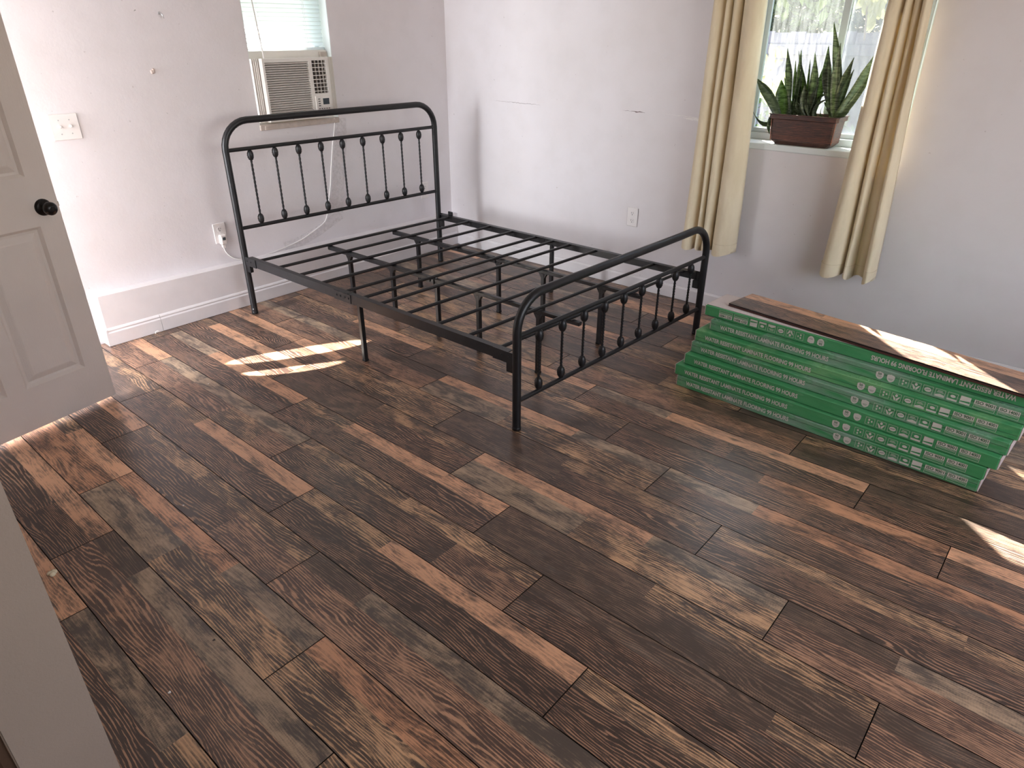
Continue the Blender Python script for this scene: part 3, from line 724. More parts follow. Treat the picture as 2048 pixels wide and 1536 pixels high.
# side rails: angle section
ZT = .364
def rail(side):
    A, B = (HBp(0, ZT), FBp(0, ZT)) if side < 0 else (HBp(1, ZT), FBp(1, ZT))
    A = A + Vector((.018, side * -.004, 0)); B = B + Vector((-.018, side * -.004, 0))
    d = (B - A).normalized(); n = Vector((0, side, 0))
    def P(s, off, z): return A + (B - A) * s + n * off + Vector((0, 0, z))
    prof = [(.010, 0), (.010, -.048), (.006, -.048), (.006, -.004), (-.020, -.004), (-.020, 0)]
    r_ = MB()
    mid = .468
    for s0, s1 in ((0.012, mid), (mid + .002, .988)):
        r_.prism(prof, lambda a, c: P(s0, a, c), lambda a, c: P(s1, a, c))
    ro = r_.build('side_rail', M['metal'], bed, recalc=True)
    # joint plate with four bolts
    j = MB(); q = [(.0105, -.003), (.0105, -.050), (.0135, -.050), (.0135, -.003)]
    j.prism(q, lambda a, c: P(mid - .055, a, c), lambda a, c: P(mid + .012, a, c))
    jo = j.build('joint_plate', M['metal'], ro, recalc=True)
    for s in (-.043, -.028, -.010, .004):
        MB().lathe(P(mid + s, .0135, -.022 - .002), (0, side, 0), [(0, .006), (.004, .005)], 8).build('bolt', M['metal'], jo)
    # end brackets
    for s0, s1, sb in ((-.004, .052, .0), (.948, 1.004, 1.0)):
        k_ = MB(); k_.prism([(.0105, .001), (.0105, -.050), (.0145, -.050), (.0145, .001)], lambda a, c: P(s0, a, c), lambda a, c: P(s1, a, c))
        sx0, sx1 = (s0 + .003, s0 + .020) if sb == 0 else (s1 - .020, s1 - .003)
        k_.prism([(-.008, -.049), (-.008, -.092), (.012, -.092), (.012, -.049)], lambda a, c: P(sx0, a, c), lambda a, c: P(sx1, a, c))
        ko = k_.build('end_bracket', M['metal'], ro, recalc=True)
        for ds in ((.012, .032) if sb == 0 else (-.012, -.032)):
            MB().lathe(P((s0 if sb == 0 else s1) + ds, .0145, -.022), (0, side, 0), [(0, .0055), (.003, .0045)], 8).build('bolt', M['metal'], ko)
    return ro
rl_, rr_ = rail(-1), rail(1)
# slats
sx = [.038, .235, .440, .645, .852, .995, 1.126, 1.325, 1.534, 1.733, 1.925]
for i, x in enumerate(sx):
    a = Vector((x, -1.492, .355)); b2 = Vector((x + .088, -.012, .355))
    MB().tube([a, b2], .0086, 10).build('slat', M['metal'], bed)
for x, y, z in ((.06, -.10, .364), (.95, -.22, .363), (1.075, -.055, .364)):
    pass
# lengthwise beams and legs
def leg(x, y, zt=.330, parent=None, gus=True):
    l_ = MB().cham((x - .0115, y - .0115, .006), (x + .0115, y + .0115, zt), .002).cham((x - .013, y - .013, 0), (x + .013, y + .013, .012), .002)
    if gus:
        l_.prism([(-.011, 0), (.011, 0), (.030, .03), (-.030, .03)], lambda a, c: (x + a, y - .010, zt - .028 + c), lambda a, c: (x + a, y + .010, zt - .028 + c))
    return l_.build('leg', M['metal'], parent or bed)
for y, x0, x1, legs in ((-1.005, .055, 2.005, (.26, .66, 1.035, 1.35, 1.757)), (-.50, .085, 2.03, (.325, 1.04, 1.385, 1.785))):
    bm_ = MB().cham((x0, y - .014, .3235), (1.0, y + .014, .3465), .002).cham((.99, y - .012, .3255), (x1, y + .012, .3445), .002)
    bo = bm_.build('support_beam', M['metal'], bed)
    MB().cham((.965, y - .019, .314), (1.03, y + .019, .343), .003).lathe((1.0, y - .019, .332), (0, -1, 0), [(0, .008), (.008, .007)], 8).build('clamp', M['metal'], bo)
    for x in legs: leg(x, y, .326, bo)
    for x in (.36, .95): MB().lathe((x + .08, y, .346), (0, 0, 1), [(0, .005), (.003, .004)], 8).build('bolt', M['bolt'], bo)
leg(.976, -1.490, .320, rl_, False); leg(1.06, .0, .320, rr_, False)
MB().cham((.10, .0, .362), (.145, .012, .392), .004).build('guard_tab', M['metal'], bed)

# ------------------------------------------------------------------ boxes of laminate
def greenmat(name, haze, hue):
    m, t, b = newmat(name); k = N(t); tc = k.n('TexCoord'); P = tc.outputs['Object']
    base = k.mix(k.mapr(k.noise(k.scalev(P, 2, 8, 12), 2.0, 3), 0.35, 0.65), S(58, 138, 84), S(70, 150, 96))
    # faint printed leaves
    vo = k.n('TexVoronoi'); k.set(vo.inputs['Vector'], k.scalev(P, 11, 20, 34)); vo.inputs['Scale'].default_value = 1.0
    lf = k.math('MULTIPLY', k.mapr(vo.outputs['Distance'], .18, .26, 1, 0), .22)
    sep = k.n('SeparateXYZ'); k.set(sep.inputs[0], P)
    zone = k.math('MULTIPLY', k.mapr(sep.outputs[0], .55, .6), k.mapr(sep.outputs[0], .74, .78, 1, 0))
    base = k.mix(k.math('MULTIPLY', lf, zone), base, S(176, 206, 176))
    film = k.mapr(k.noise(k.scalev(P, 3.5, 5, 14), 1.6, 5, .6, .8), .40, .66)
    film = k.math('MULTIPLY', film, haze)
    col = k.mix(film, base, hue)
    k.set(b.inputs['Base Color'], col)
    k.set(b.inputs['Roughness'], k.mapr(film, 0, .6, .5, .22))
    k.set(b.inputs['Normal'], k.bump(k.noise(k.scalev(P, 20, 20, 30), 2, 5, .6, 1.0), 0.15 + .5 * haze, 0.003))
    return m
G = [greenmat('green_carton_clean', .15, S(120, 170, 130)), greenmat('green_carton_film', .85, S(140, 164, 148)), greenmat('green_carton_bright_film', .5, S(150, 196, 140))]
def textobj(name, body, size, mat, parent, loc, rot, width=None):
    c = bpy.data.curves.new(name, 'FONT'); c.body = body; c.size = size; c.extrude = 0.0001; c.offset = size * 0.026; c.align_x = 'LEFT'; c.align_y = 'CENTER'
    c.space_character = 1.0; c.resolution_u = 3
    c.materials.append(mat); o = bpy.data.objects.new(name, c); sc.collection.objects.link(o); o.parent = parent; o.location = loc; o.rotation_euler = rot
    if width:
        bpy.context.view_layer.update(); sx_ = width / max(o.dimensions.x, 1e-4)
    else: sx_ = 1.0
    me = bpy.data.meshes.new_from_object(o.evaluated_get(bpy.context.evaluated_depsgraph_get()))
    bpy.data.objects.remove(o); bpy.data.curves.remove(c)
    for v in me.vertices: v.co.x *= sx_
    o = bpy.data.objects.new(name, me); sc.collection.objects.link(o); o.parent = parent; o.location = loc; o.rotation_euler = rot
    return o
def flat(mb, poly, y):  # polygon in x,z printed on the face at y, as a thin layer
    mb.add([(p[0], y, p[1]) for p in poly], [tuple(range(len(poly)))])
def rect(mb, x0, x1, z0, z1, y): flat(mb, [(x0, z0), (x1, z0), (x1, z1), (x0, z1)], y)
def disc(mb, cx, cz, rx, rz, y, n=14): flat(mb, [(cx + rx * math.cos(2*PI*i/n), cz + rz * math.sin(2*PI*i/n)) for i in range(n)], y)
def outline(mb, x0, x1, z0, z1, w, y):
    rect(mb, x0, x1, z0, z0 + w, y); rect(mb, x0, x1, z1 - w, z1, y); rect(mb, x0, x0 + w, z0 + w, z1 - w, y); rect(mb, x1 - w, x1, z0 + w, z1 - w, y)
BH = .055; BD = .205
def carton_label(par):
    y = -.0006; zc = .027
    textobj('lettering', 'WATER RESISTANT LAMINATE FLOORING 99 HOURS', .0285, M['print_light'], par, (.056, y, zc), (PI/2, 0, 0), .512)
    for cx, txt in ((.777, '50'), (.820, 'OR')):
        s_ = MB(); r = .0155
        flat(s_, [(cx - r*.95, zc + r*.75), (cx - r*.55, zc + r*.95), (cx - r*.15, zc + r*1.0), (cx, zc + r*1.12), (cx + r*.15, zc + r*1.0), (cx + r*.55, zc + r*.95), (cx + r*.95, zc + r*.75), (cx + r*.95, zc - r*.1), (cx + r*.75, zc - r*.65), (cx + r*.35, zc - r*1.0), (cx, zc - r*1.1), (cx - r*.35, zc - r*1.0), (cx - r*.75, zc - r*.65), (cx - r*.95, zc - r*.1)][::-1], y)
        so = s_.build('shield_mark', M['print_light'], par)
        l_ = MB(); rect(l_, cx - .009, cx + .009, zc - .0035, zc - .0022, y - .0004); rect(l_, cx - .007, cx + .007, zc - .0075, zc - .0063, y - .0004)
        l_.build('shield_lines', M['print_dark'], so)
        if txt == '50': textobj('lettering', txt, .013, M['print_dark'], so, (cx - .0075, y - .0004, zc + .006), (PI/2, 0, 0), .014)
    for i in range(6):
        x0 = .853 + i * .0435; x1 = x0 + .035; z0, z1 = zc - .0165, zc + .0165; cx = (x0 + x1) / 2
        ic = MB()
        outline(ic, x0, x1, z0, z1, .0011, y)
        if i == 0:
            for px, pz, r in ((cx - .004, zc + .006, .0042), (cx + .007, zc + .001, .0035), (cx - .004, zc - .007, .0038)): disc(ic, px, pz, r*.85, r*1.2, y)
        elif i == 1:
            disc(ic, cx, zc + .007, .005, .006, y)
            flat(ic, [(x0 + .003, zc + .004), (x0 + .007, zc + .004), (cx - .001, zc - .006), (cx - .001, zc - .014), (cx - .006, zc - .014)], y)
            flat(ic, [(x1 - .003, zc + .004), (cx + .006, zc - .014), (cx + .001, zc - .014), (cx + .001, zc - .006), (x1 - .007, zc + .004)], y)
        elif i == 2: disc(ic, cx, zc, .0125, .0095, y)
        elif i == 3:
            flat(ic, [(x0 + .002, z0 + .002), (x1 - .002, z0 + .002), (x1 - .002, z0 + .010), (cx, z0 + .014), (x0 + .002, z0 + .008)], y)
            rect(ic, x0 + .006, x1 - .006, zc + .003, zc + .005, y); rect(ic, x0 + .008, x1 - .010, zc + .008, zc + .010, y)
        elif i == 4:
            rect(ic, x0 + .001, x1 - .001, z0 + .001, z0 + .008, y); disc(ic, cx + .001, zc + .003, .009, .006, y)
        else:
            flat(ic, [(x0, z0 + .012), (x1, z0 + .016), (x1, z1), (x0, z1)], y); rect(ic, x0, x1, z0, z0 + .008, y)
        io = ic.build('icon', M['print_light'], par)
        if i == 2:
            MB().add([(cx - .009, y - .0004, zc - .002), (cx + .009, y - .0004, zc + .001), (cx + .009, y - .0004, zc + .003), (cx - .009, y - .0004, zc)], [(0,1,2,3)]).build('icon_line', M['print_dark'], io)
    for x0, x1, txt in ((1.117, 1.187, 'ISO 9001'), (1.196, 1.264, 'ISO 14001')):
        s_ = MB(); z0, z1 = zc - .0175, zc + .0165
        rect(s_, x0 + .001, x1 - .001, zc - .001, z1, y); outline(s_, x0, x1, z0, z1, .0011, y)
        rect(s_, x0 + .003, x1 - .003, zc - .0055, zc - .004, y); rect(s_, x0 + .003, x1 - .003, zc - .0095, zc - .0085, y)
        so = s_.build('certificate_mark', M['print_light'], par)
        textobj('lettering', txt, .0165, M['print_dark'], so, (x0 + .004, y - .0004, zc + .0075), (PI/2, 0, 0), x1 - x0 - .008)
# x0, y at the left end, y at the right end, x1, material, label
BX = [(2.355, -.662, -.716, 3.658, 1, 'bottom green laminate carton of the stack, lying on the floor'),
      (2.338, -.660, -.712, 3.664, 0, 'second green laminate carton from the bottom, its left end jutting furthest out'),
      (2.367, -.632, -.710, 3.691, 0, 'clean green laminate carton third from the bottom of the stack'),
      (2.377, -.596, -.684, 3.703, 1, 'greyish film-wrapped laminate carton, fourth and middle of the stack'),
      (2.382, -.578, -.651, 3.718, 2, 'light green film-wrapped laminate carton third from the top of the stack'),
      (2.433, -.538, -.622, 3.772, 1, 'film-dulled laminate carton second from top, its left end set furthest in'),
      (2.382, -.507, -.598, 3.722, 0, 'top green laminate carton, lettering upside down, loose board on it')]
protos = None; cart = []
for i, (x0, ya, yb, x1, mi, lab) in enumerate(BX):
    L = math.hypot(x1 - x0, yb - ya); a = math.atan2(yb - ya, x1 - x0)
    t_ = thing('flooring_carton', lab, 'carton', (x0, ya, BH * i + .0003 * i), a, 'cartons of laminate flooring stacked by the right wall')
    if i == 6:
        MB().cham((.004, .001, .0006), (L - .004, BD, BH - .004), .003).build('carton_body', G[0], t_)
        MB().cham((.005, .012, BH - .004), (L - .005, BD - .002, BH - .0008), .001).build('carton_lid', M['cardboard'], t_)
    else:
        MB().cham((.004, .001, .0006), (L - .004, BD, BH - .0004), .003).build('carton_body', G[mi], t_)
    for xx in ((-.001, .0038), (L - .0038, L + .001)):
        MB().cham((xx[0], .004, .003), (xx[1], BD - .003, BH - .003), .0015).build('end_flap', M['cardboard'], t_)
    if mi:   # lid edge / film crease line
        MB().cham((.006, -.0004, BH * (.36 if mi == 2 else .62)), (L - .006, .0012, BH * (.36 if mi == 2 else .62) + .0012), .0003).build('lid_crease', M['print_dark'], t_)
    if protos is None:
        lp = bpy.data.objects.new('printed_label', None); sc.collection.objects.link(lp); lp.parent = t_; carton_label(lp); protos = lp
        # thing > part > sub-part only: reparent the label pieces straight to the carton
        pieces = list(lp.children)
        for p in pieces: p.parent = t_
        bpy.data.objects.remove(lp); lab_pieces = pieces
    elif i < 6:
        for p in lab_pieces:
            c = copy_tree(p, t_)
    else:   # upside down: rotate 180 degrees in the plane of the face
        R_ = Matrix.Translation((L / 2, 0, BH / 2)) @ Matrix.Rotation(PI, 4, 'Y') @ Matrix.Translation((-L / 2, 0, -BH / 2))
        for p in lab_pieces:
            c = copy_tree(p, t_); c.matrix_local = R_ @ p.matrix_local
    cart.append(t_)
ZB = BH * 7 + .0022
bd = thing('loose_laminate_board', 'single loose wood-look laminate board lying on the top carton', 'floorboard', (2.476, -.456, ZB), math.atan2(-.641 + .462, 3.683 - 2.481))
me = plank_mesh('board_top', 1.27, .205, .006, [(.20, 'D'), (1.0, 'D')], [(.30, 'T'), (1.0, 'T')], 3)
o = bpy.data.objects.new('board_top', me); sc.collection.objects.link(o); o.parent = bd; o.location = (0, 0, .0125)
MB().box((.003, -.003, 0), (1.267, .202, .0062)).build('locking_edge', M['plank_edge'], bd)

# ------------------------------------------------------------------ curtains
def curtain(label, loc, top, bot, zt, zb):
    """top/bot: list of (x, y) stations; valleys and crests alternate; smoothed between"""
    t_ = thing('curtain', label, 'curtain', loc, 0, 'khaki curtains at the plant window')
    def dense(st, n=14):
        # st: valleys (x, y) with the depth of the round fold that follows
        out = []
        for i in range(len(st) - 1):
            x0, y0, dp = st[i]; x1, y1 = st[i+1][:2]
            for j in range(n):
                f = j / n; g = .5 - .5 * math.cos(PI * f); g = f * .35 + g * .65
                out.append((x0 + (x1 - x0) * g, y0 + (y1 - y0) * f - dp * math.sin(PI * f) ** .75))
        return out + [st[-1][:2]]
    T, B = dense(top), dense(bot); m_ = len(T); nz = 40; vs = []; fs = []
    for k_ in range(nz + 1):
        f = k_ / nz; z = zt + (zb - zt) * f
        for i in range(m_):
            x = T[i][0] * (1 - f) + B[i][0] * f; y = T[i][1] * (1 - f) + B[i][1] * f
            x += .0025 * math.sin(f * 9 + i * .35); y += .002 * math.sin(f * 13 + i * .5)
            vs.append((x - loc[0], y - loc[1], z - loc[2] + (.012 * math.sin(i * .33 + loc[0]) * f * f if k_ == nz else 0)))
    for k_ in range(nz):
        for i in range(m_ - 1): fs.append((k_*m_+i, (k_+1)*m_+i, (k_+1)*m_+i+1, k_*m_+i+1))
    c = MB().add(vs, fs, True).build('curtain_cloth', M['curtain'], t_)
    so = c.modifiers.new('thick', 'SOLIDIFY'); so.thickness = .0016; so.offset = 0
    # hem: a doubled band at the bottom, with stitching
    hv = []; hf = []
    for k_ in (0, 1):
        for i in range(m_):
            z = zb + .062 * (1 - k_); x, y = B[i]
            hv.append((x + .0025 * math.sin(9 - .9 * (1-k_) * .1 + i * .35) - loc[0], y - .0022 - loc[1] + .002 * math.sin(13 + i * .5), z - loc[2] + (.012 * math.sin(i * .33 + loc[0]) if k_ else 0)))
    for i in range(m_ - 1): hf.append((i, m_ + i, m_ + i + 1, i + 1))
    MB().add(hv, hf, True).build('hem', M['curtain'], t_)
    st = MB(); st.tube([(hv[i][0], hv[i][1] - .001, hv[i][2]) for i in range(m_)], .0008, 5)
    st.build('stitching', M['thread'], t_)
    return t_
yf, yb_ = .295, .385      # front of folds, valleys
LT = [(1.832, .375, .075), (1.893, .385, .072), (1.932, .380, .070), (1.985, .385, .085), (2.085, .375, 0)]
LB = [(1.798, .380, .090), (1.888, .400, .088), (1.930, .385, .092), (1.995, .385, .100), (2.130, .385, 0)]
curtain('khaki curtain panel left of the planter, hanging nearer the bed', (1.96, .34, 2.15), LT, LB, 2.15, .385)
RT = [(2.690, .375, .072), (2.742, .385, .070), (2.775, .385, .070), (2.805, .385, .060), (2.832, .375, 0)]
RB = [(2.628, .370, .090), (2.742, .395, .080), (2.788, .400, .015), (2.850, .392, .100), (2.905, .375, 0)]
curtain('khaki curtain panel right of the planter, above the carton stack', (2.77, .34, 2.15), RT, RB, 2.15, .392)
rod = thing('curtain_rod', 'dark curtain rod above the plant window', 'curtain rod', (2.4, .34, 2.17))
MB().tube([(-.75, 0, 0), (.75, 0, 0)], .008, 12).build('rod', M['bronze'], rod)
for x in (-.70, .70): MB().tube([(x, 0, -.002), (x, .11, -.002)], .005, 8).build('bracket', M['bronze'], rod)

# ------------------------------------------------------------------ planter with snake plants on the sill
PX0, PX1, PY0, PY1, PZ = 2.196, 2.515, .462, .592, 1.0036
pot = thing('planter', 'rectangular brushed bronze planter of snake plants on the window sill', 'planter', ((PX0+PX1)/2, (PY0+PY1)/2, PZ))
def ringpts(x0, x1, y0, y1, z, c=.012): return [(x0+c,y0,z),(x1-c,y0,z),(x1,y0+c,z),(x1,y1-c,z),(x1-c,y1,z),(x0+c,y1,z),(x0,y1-c,z),(x0,y0+c,z)]
hx, hy = (PX1-PX0)/2, (PY1-PY0)/2
rings = [(-.016, 0), (0, .016), (.004, .020), (.012, .128), (.022, .132), (.022, .150), (.026, .152), (.026, .156), (.014, .156), (.010, .130), (.0, .10)]
ps = MB(); vs = []
for dx, z in rings: vs += ringpts(-hx - dx, hx + dx, -hy - dx*.8, hy + dx*.8, z)
fs = [(i*8+j, i*8+(j+1)%8, (i+1)*8+(j+1)%8, (i+1)*8+j) for i in range(len(rings)-1) for j in range(8)] + [tuple(range(8))[::-1]]
ps.add(vs, fs).build('pot', M['pot'], pot)
gr = MB()
for z in (.030, .038, .046):
    dx = .004 + (.012 - .004) * (z - .02) / .108 + .0008
    q = ringpts(-hx - dx, hx + dx, -hy - dx*.8, hy + dx*.8, z) ; gr.tube([*q, q[0]], .0007, 5, cap=False)
for sx_ in (1, -1):
    gr.tube([(sx_*(hx + .002), -hy - .0, .020), (sx_*(hx + .010), -hy - .008, .128)], .0022, 6)
gr.build('copper_lines', M['copper_edge'], pot)
MB().add(ringpts(-hx - .004, hx + .004, -hy - .002, hy + .002, .118), [tuple(range(8))]).build('soil', M['soil'], pot)
# leaves: base px, tip px, width(m), sideways bend, depth offset - read in the plane y = .53
def leafmesh(base, tip, wid, bend, ydir, name='leaf'):
    base, tip = Vector(base), Vector(tip); d = tip - base; L = d.length
    side = Vector((d.z, 0, -d.x)).normalized(); n = 12; vs = []; fs = []
    for i in range(n + 1):
        f = i / n; p = base + d * f + side * bend * L * math.sin(PI * f) + Vector((0, ydir * f * f, 0))
        wv = 1.35 * wid * (.55 + .45 * math.sin(PI * min(f * 1.15, 1))) * (1 - max(0, (f - .62) / .38) ** 1.7) + .0006
        tw = .9 * math.sin(f * 2.6 + base.x * 90); sv = (side * math.cos(tw) + Vector((0, 1, 0)) * math.sin(tw))
        cup = Vector((0, .18 * wv, 0))
        vs += [p - sv * wv / 2 - cup, p - sv * wv * .22 + cup * .4, p + cup, p + sv * wv * .22 + cup * .4, p + sv * wv / 2 - cup]
    for i in range(n):
        for j in range(4): fs.append((i*5+j, i*5+j+1, (i+1)*5+j+1, (i+1)*5+j))
    o = MB().add(vs, fs, True).build(name, M['leaf'], pot)
    s_ = o.modifiers.new('t', 'SOLIDIFY'); s_.thickness = .0012
    return o
LV = [(-0.1335, -0.057, 0.1364, -0.2865, -0.057, 0.3314, 0.043, 0.04, -0.04), (-0.1125, -0.057, 0.1364, -0.2835, -0.057, 0.1804, 0.0184, -0.35, -0.04), (-0.1365, 0.0088, 0.1364, -0.1765, 0.0088, 0.3194, 0.0553, 0, -0.017), (-0.0885, -0.0341, 0.1364, -0.1665, -0.0341, 0.4724, 0.0307, 0.02, 0.013), (-0.1035, -0.0168, 0.1364, -0.0765, -0.0168, 0.3724, 0.0369, 0.06, -0.011), (-0.0475, 0.0347, 0.1364, -0.1265, 0.0347, 0.4604, 0.0381, 0.03, -0.001), (-0.0715, 0.0236, 0.1364, -0.1085, 0.0236, 0.4654, 0.0276, 0, -0.001), (-0.0125, 0.0097, 0.1364, -0.0265, 0.0097, 0.4554, 0.032, 0.05, -0.014), (-0.0345, 0.0094, 0.1364, -0.0545, 0.0094, 0.4194, 0.0276, 0.03, 0.015), (-0.0725, 0.0016, 0.1364, -0.1245, 0.0016, 0.4134, 0.0184, 0, 0.01), (0.0035, 0.012, 0.1364, -0.0495, 0.012, 0.2994, 0.0442, -0.05, -0.017), (-0.0035, 0.0181, 0.1364, -0.1305, 0.0181, 0.2474, 0.0307, -0.2, 0.004), (-0.0195, -0.0139, 0.1364, -0.0795, -0.0139, 0.2304, 0.0307, -0.05, -0.019), (0.0085, 0.0256, 0.1364, 0.0275, 0.0256, 0.4304, 0.0338, 0.03, -0.001), (0.0205, 0.0153, 0.1364, 0.0105, 0.0153, 0.3294, 0.0479, -0.12, 0.015), (0.0335, 0.015, 0.1364, 0.0865, 0.015, 0.2744, 0.0276, -0.3, 0.017), (0.0305, -0.0074, 0.1364, 0.0915, -0.0074, 0.2404, 0.0184, -0.25, 0.012), (0.1205, -0.0039, 0.1364, 0.0295, -0.0039, 0.4864, 0.0406, -0.03, 0.017), (0.1445, 0.0265, 0.1364, 0.0335, 0.0265, 0.5934, 0.0369, 0.02, -0.016), (0.1445, -0.0255, 0.1364, 0.1025, -0.0255, 0.4994, 0.0338, -0.03, -0.011), (0.1445, 0.0326, 0.1364, 0.0755, 0.0326, 0.4354, 0.0369, 0, -0.003), (0.1445, 0.0089, 0.1364, 0.1685, 0.0089, 0.4334, 0.0381, -0.05, -0.008), (0.1445, 0.0005, 0.1364, 0.1815, 0.0005, 0.3794, 0.0258, -0.04, -0.005), (0.1445, -0.0104, 0.1364, 0.2795, -0.0104, 0.4804, 0.0522, 0.05, 0.003), (0.1445, 0.0059, 0.1364, 0.2695, 0.0059, 0.3814, 0.0221, 0.04, 0.016), (0.1445, 0.0127, 0.1364, 0.0545, 0.0127, 0.2194, 0.0356, 0.1, 0.017), (0.1355, 0.0249, 0.1364, 0.0745, 0.0249, 0.2364, 0.0307, 0.05, 0.02), (0.1445, 0.012, 0.1364, 0.1905, 0.012, 0.2264, 0.0246, 0.05, -0.013), (0.0955, 0.0252, 0.1364, 0.0445, 0.0252, 0.1924, 0.0098, -0.3, 0.019), (-0.0995, 0.0283, 0.1364, -0.1775, 0.0283, 0.3324, 0.0221, 0, 0.003), (0.1165, 0.015, 0.1364, 0.0775, 0.015, 0.4184, 0.032, 0.02, -0.012), (-0.0215, 0.0232, 0.1364, -0.0305, 0.0232, 0.1994, 0.0221, 0, 0.003), (-0.1715, -0.057, 0.1564, -0.1585, -0.057, 0.0524, 0.016, 0.15, -0.04), (0.1445, 0.0248, 0.1364, 0.1905, 0.0248, 0.2064, 0.0246, 0.05, 0.02)]
for a in LV: leafmesh(a[0:3], a[3:6], a[6], a[7], a[8])


# ------------------------------------------------------------------ small wall things
def outlet(name, label, loc, rz, plug):
    t_ = thing(name, label, 'outlet', loc, rz, None)
    MB().cham((-.039, -.006, -.061), (.039, 0, .061), .003).build('cover_plate', M['plastic'], t_)
    for z in (.024, -.024):
        if plug and z < 0: continue
        MB().lathe((0, -.006, z), (0, -1, 0), [(0, .0165), (.0016, .0160)], 18).build('socket', M['plastic'], t_)
        MB().box((-.0075, -.0082, z - .001), (-.0052, -.0070, z + .009)).box((.0052, -.0082, z), (.0072, -.0070, z + .008)).lathe((0, -.0070, z - .008), (0, -1, 0), [(0, .0028), (.0012, .0028)], 10).build('slot', M['slot'], t_)
    MB().lathe((0, -.006, 0), (0, -1, 0), [(0, .0035), (.0012, .003)], 10).build('screw', M['plastic'], t_)
    return t_
outlet('wall_outlet', 'white duplex outlet with nothing plugged in, left of the curtains', (1.375, WY - .001, .471), 0, False)
outlet('wall_outlet', 'white outlet with the air conditioner plug in it', (WX + .001, -1.517, .465), PI/2, True)
outlet('wall_outlet', 'white outlet seen through the headboard near the room corner', (WX + .001, .160, .462), PI/2, False)
sw = thing('light_switch', 'white double toggle switch plate beside the open door', 'light switch', (WX + .001, -2.192, 1.131), PI/2)
MB().cham((-.066, -.007, -.061), (.066, 0, .061), .003).build('cover_plate', M['plastic'], sw)
for x in (-.024, .024):
    MB().cham((x - .005, -.020, -.004), (x + .005, -.006, .010), .002).build('toggle', M['plastic'], sw)
    MB().lathe((x, -.007, .032), (0, -1, 0), [(0, .0032), (.001, .003)], 8).lathe((x, -.007, -.032), (0, -1, 0), [(0, .0032), (.001, .003)], 8).build('screw', M['bolt'], sw)
# power cord of the air conditioner with its flat plug, held down by clear tape
cx = WX + .006
pc = thing('power_cord', 'white power cord taped to the wall between air conditioner and outlet', 'cord', (cx, -1.517, .44))
O = Vector((cx, -1.517, .44))
path = [(-.60, 1.045), (-.608, .98), (-.637, .88), (-.672, .72), (-.69, .627), (-.722, .52), (-.754, .416), (-.80, .378), (-.88, .345), (-.978, .31), (-1.136, .282), (-1.285, .268), (-1.373, .280), (-1.43, .283), (-1.478, .312), (-1.506, .351), (-1.512, .385)]
def smooth(pts, n=5):
    out = []; P_ = [Vector((cx, a, b)) for a, b in pts]
    for i in range(len(P_) - 1):
        p0, p1, p2, p3 = P_[max(i-1,0)], P_[i], P_[i+1], P_[min(i+2, len(P_)-1)]
        for j in range(n):
            t = j / n; out.append(.5 * ((2*p1) + (-p0+p2)*t + (2*p0-5*p1+4*p2-p3)*t*t + (-p0+3*p1-3*p2+p3)*t**3))
    return out + [P_[-1]]
sp_ = smooth(path)
MB().tube([p - O for p in sp_], .0036, 8).build('cable', M['cord'], pc)
pl = MB().cham((.001, -.019, -.040), (.034, .019, .020), .006).cham((.004, -.010, -.062), (.020, .012, -.036), .004)
po = pl.build('plug', M['plastic'], pc)
MB().cham((.034, -.008, -.012), (.036, .010, .006), .001).build('reset_button', M['ac_display'], po)
def tape(label, pts, wid):
    P_ = [Vector((WX + .0012, a, b)) for a, b in pts]; vs = []; fs = []; o0 = P_[0].copy(); n = 6
    for i, p in enumerate(P_):
        d = (P_[min(i+1, len(P_)-1)] - P_[max(i-1, 0)]).normalized(); s_ = Vector((0, -d.z, d.y))
        for j in range(n + 1):
            g = j / n - .5; hgt = .006 * math.exp(-(g * wid / .012) ** 2) + .0010 * math.sin(i * 2.1 + j * 1.3)
            vs.append(p + s_ * g * wid + Vector((max(hgt, .0004), 0, 0)) - o0)
    for i in range(len(P_) - 1):
        for j in range(n): a = i*(n+1)+j; fs.append((a, a+1, a+n+2, a+n+1))
    o = MB().add(vs, fs, True).build('clear_tape', M['tape'], None, o0)
    return tag(o, label, 'tape', 'clear tape strips over the power cord')
tape('wide wrinkled clear tape running down the wall below the air conditioner', [(-.555, 1.04), (-.56, .96), (-.575, .86), (-.60, .74), (-.625, .62), (-.645, .52), (-.66, .44)], .10)
tape('slanting wrinkled clear tape low on the wall behind the headboard', [(-.63, .42), (-.72, .385), (-.82, .345), (-.92, .315), (-1.02, .292), (-1.10, .285)], .07)
# hook, nail, putty lump, cracks
hk = MB().tube([(0, 0, 0), (.018, 0, .0), (.026, .002, -.006), (.028, .004, -.018), (.022, .008, -.024)], .0028, 8).lathe((0, 0, 0), (1, 0, 0), [(0, .007), (.002, .006)], 10)
tag(hk.build('wall_hook', M['bolt'], None, (WX + .0005, -1.607, 1.635)), 'small grey metal hook high on the left wall', 'hook')
nl_ = MB().lathe((0, 0, 0), (1, .1, .3), [(0, .0012), (.012, .0012), (.013, .003), (.014, .003)], 8)
tag(nl_.build('nail', M['bolt'], None, (WX - .0005, -1.732, 1.642)), 'tiny nail in the left wall, left of the hook', 'nail')
vs = []; rnd = random.Random(4)
ic = MB()
for i in range(5):
    ic.lathe((0, rnd.uniform(-.006, .006), rnd.uniform(-.008, .008)), (1, rnd.uniform(-.2,.2), rnd.uniform(-.2,.2)), [(0, .009), (.003, .008), (.006, .005), (.007, .001)], 9)
tag(ic.build('putty_lump', M['putty'], None, (WX, -1.705, 1.365)), 'pinkish lump of putty on the left wall', 'putty')
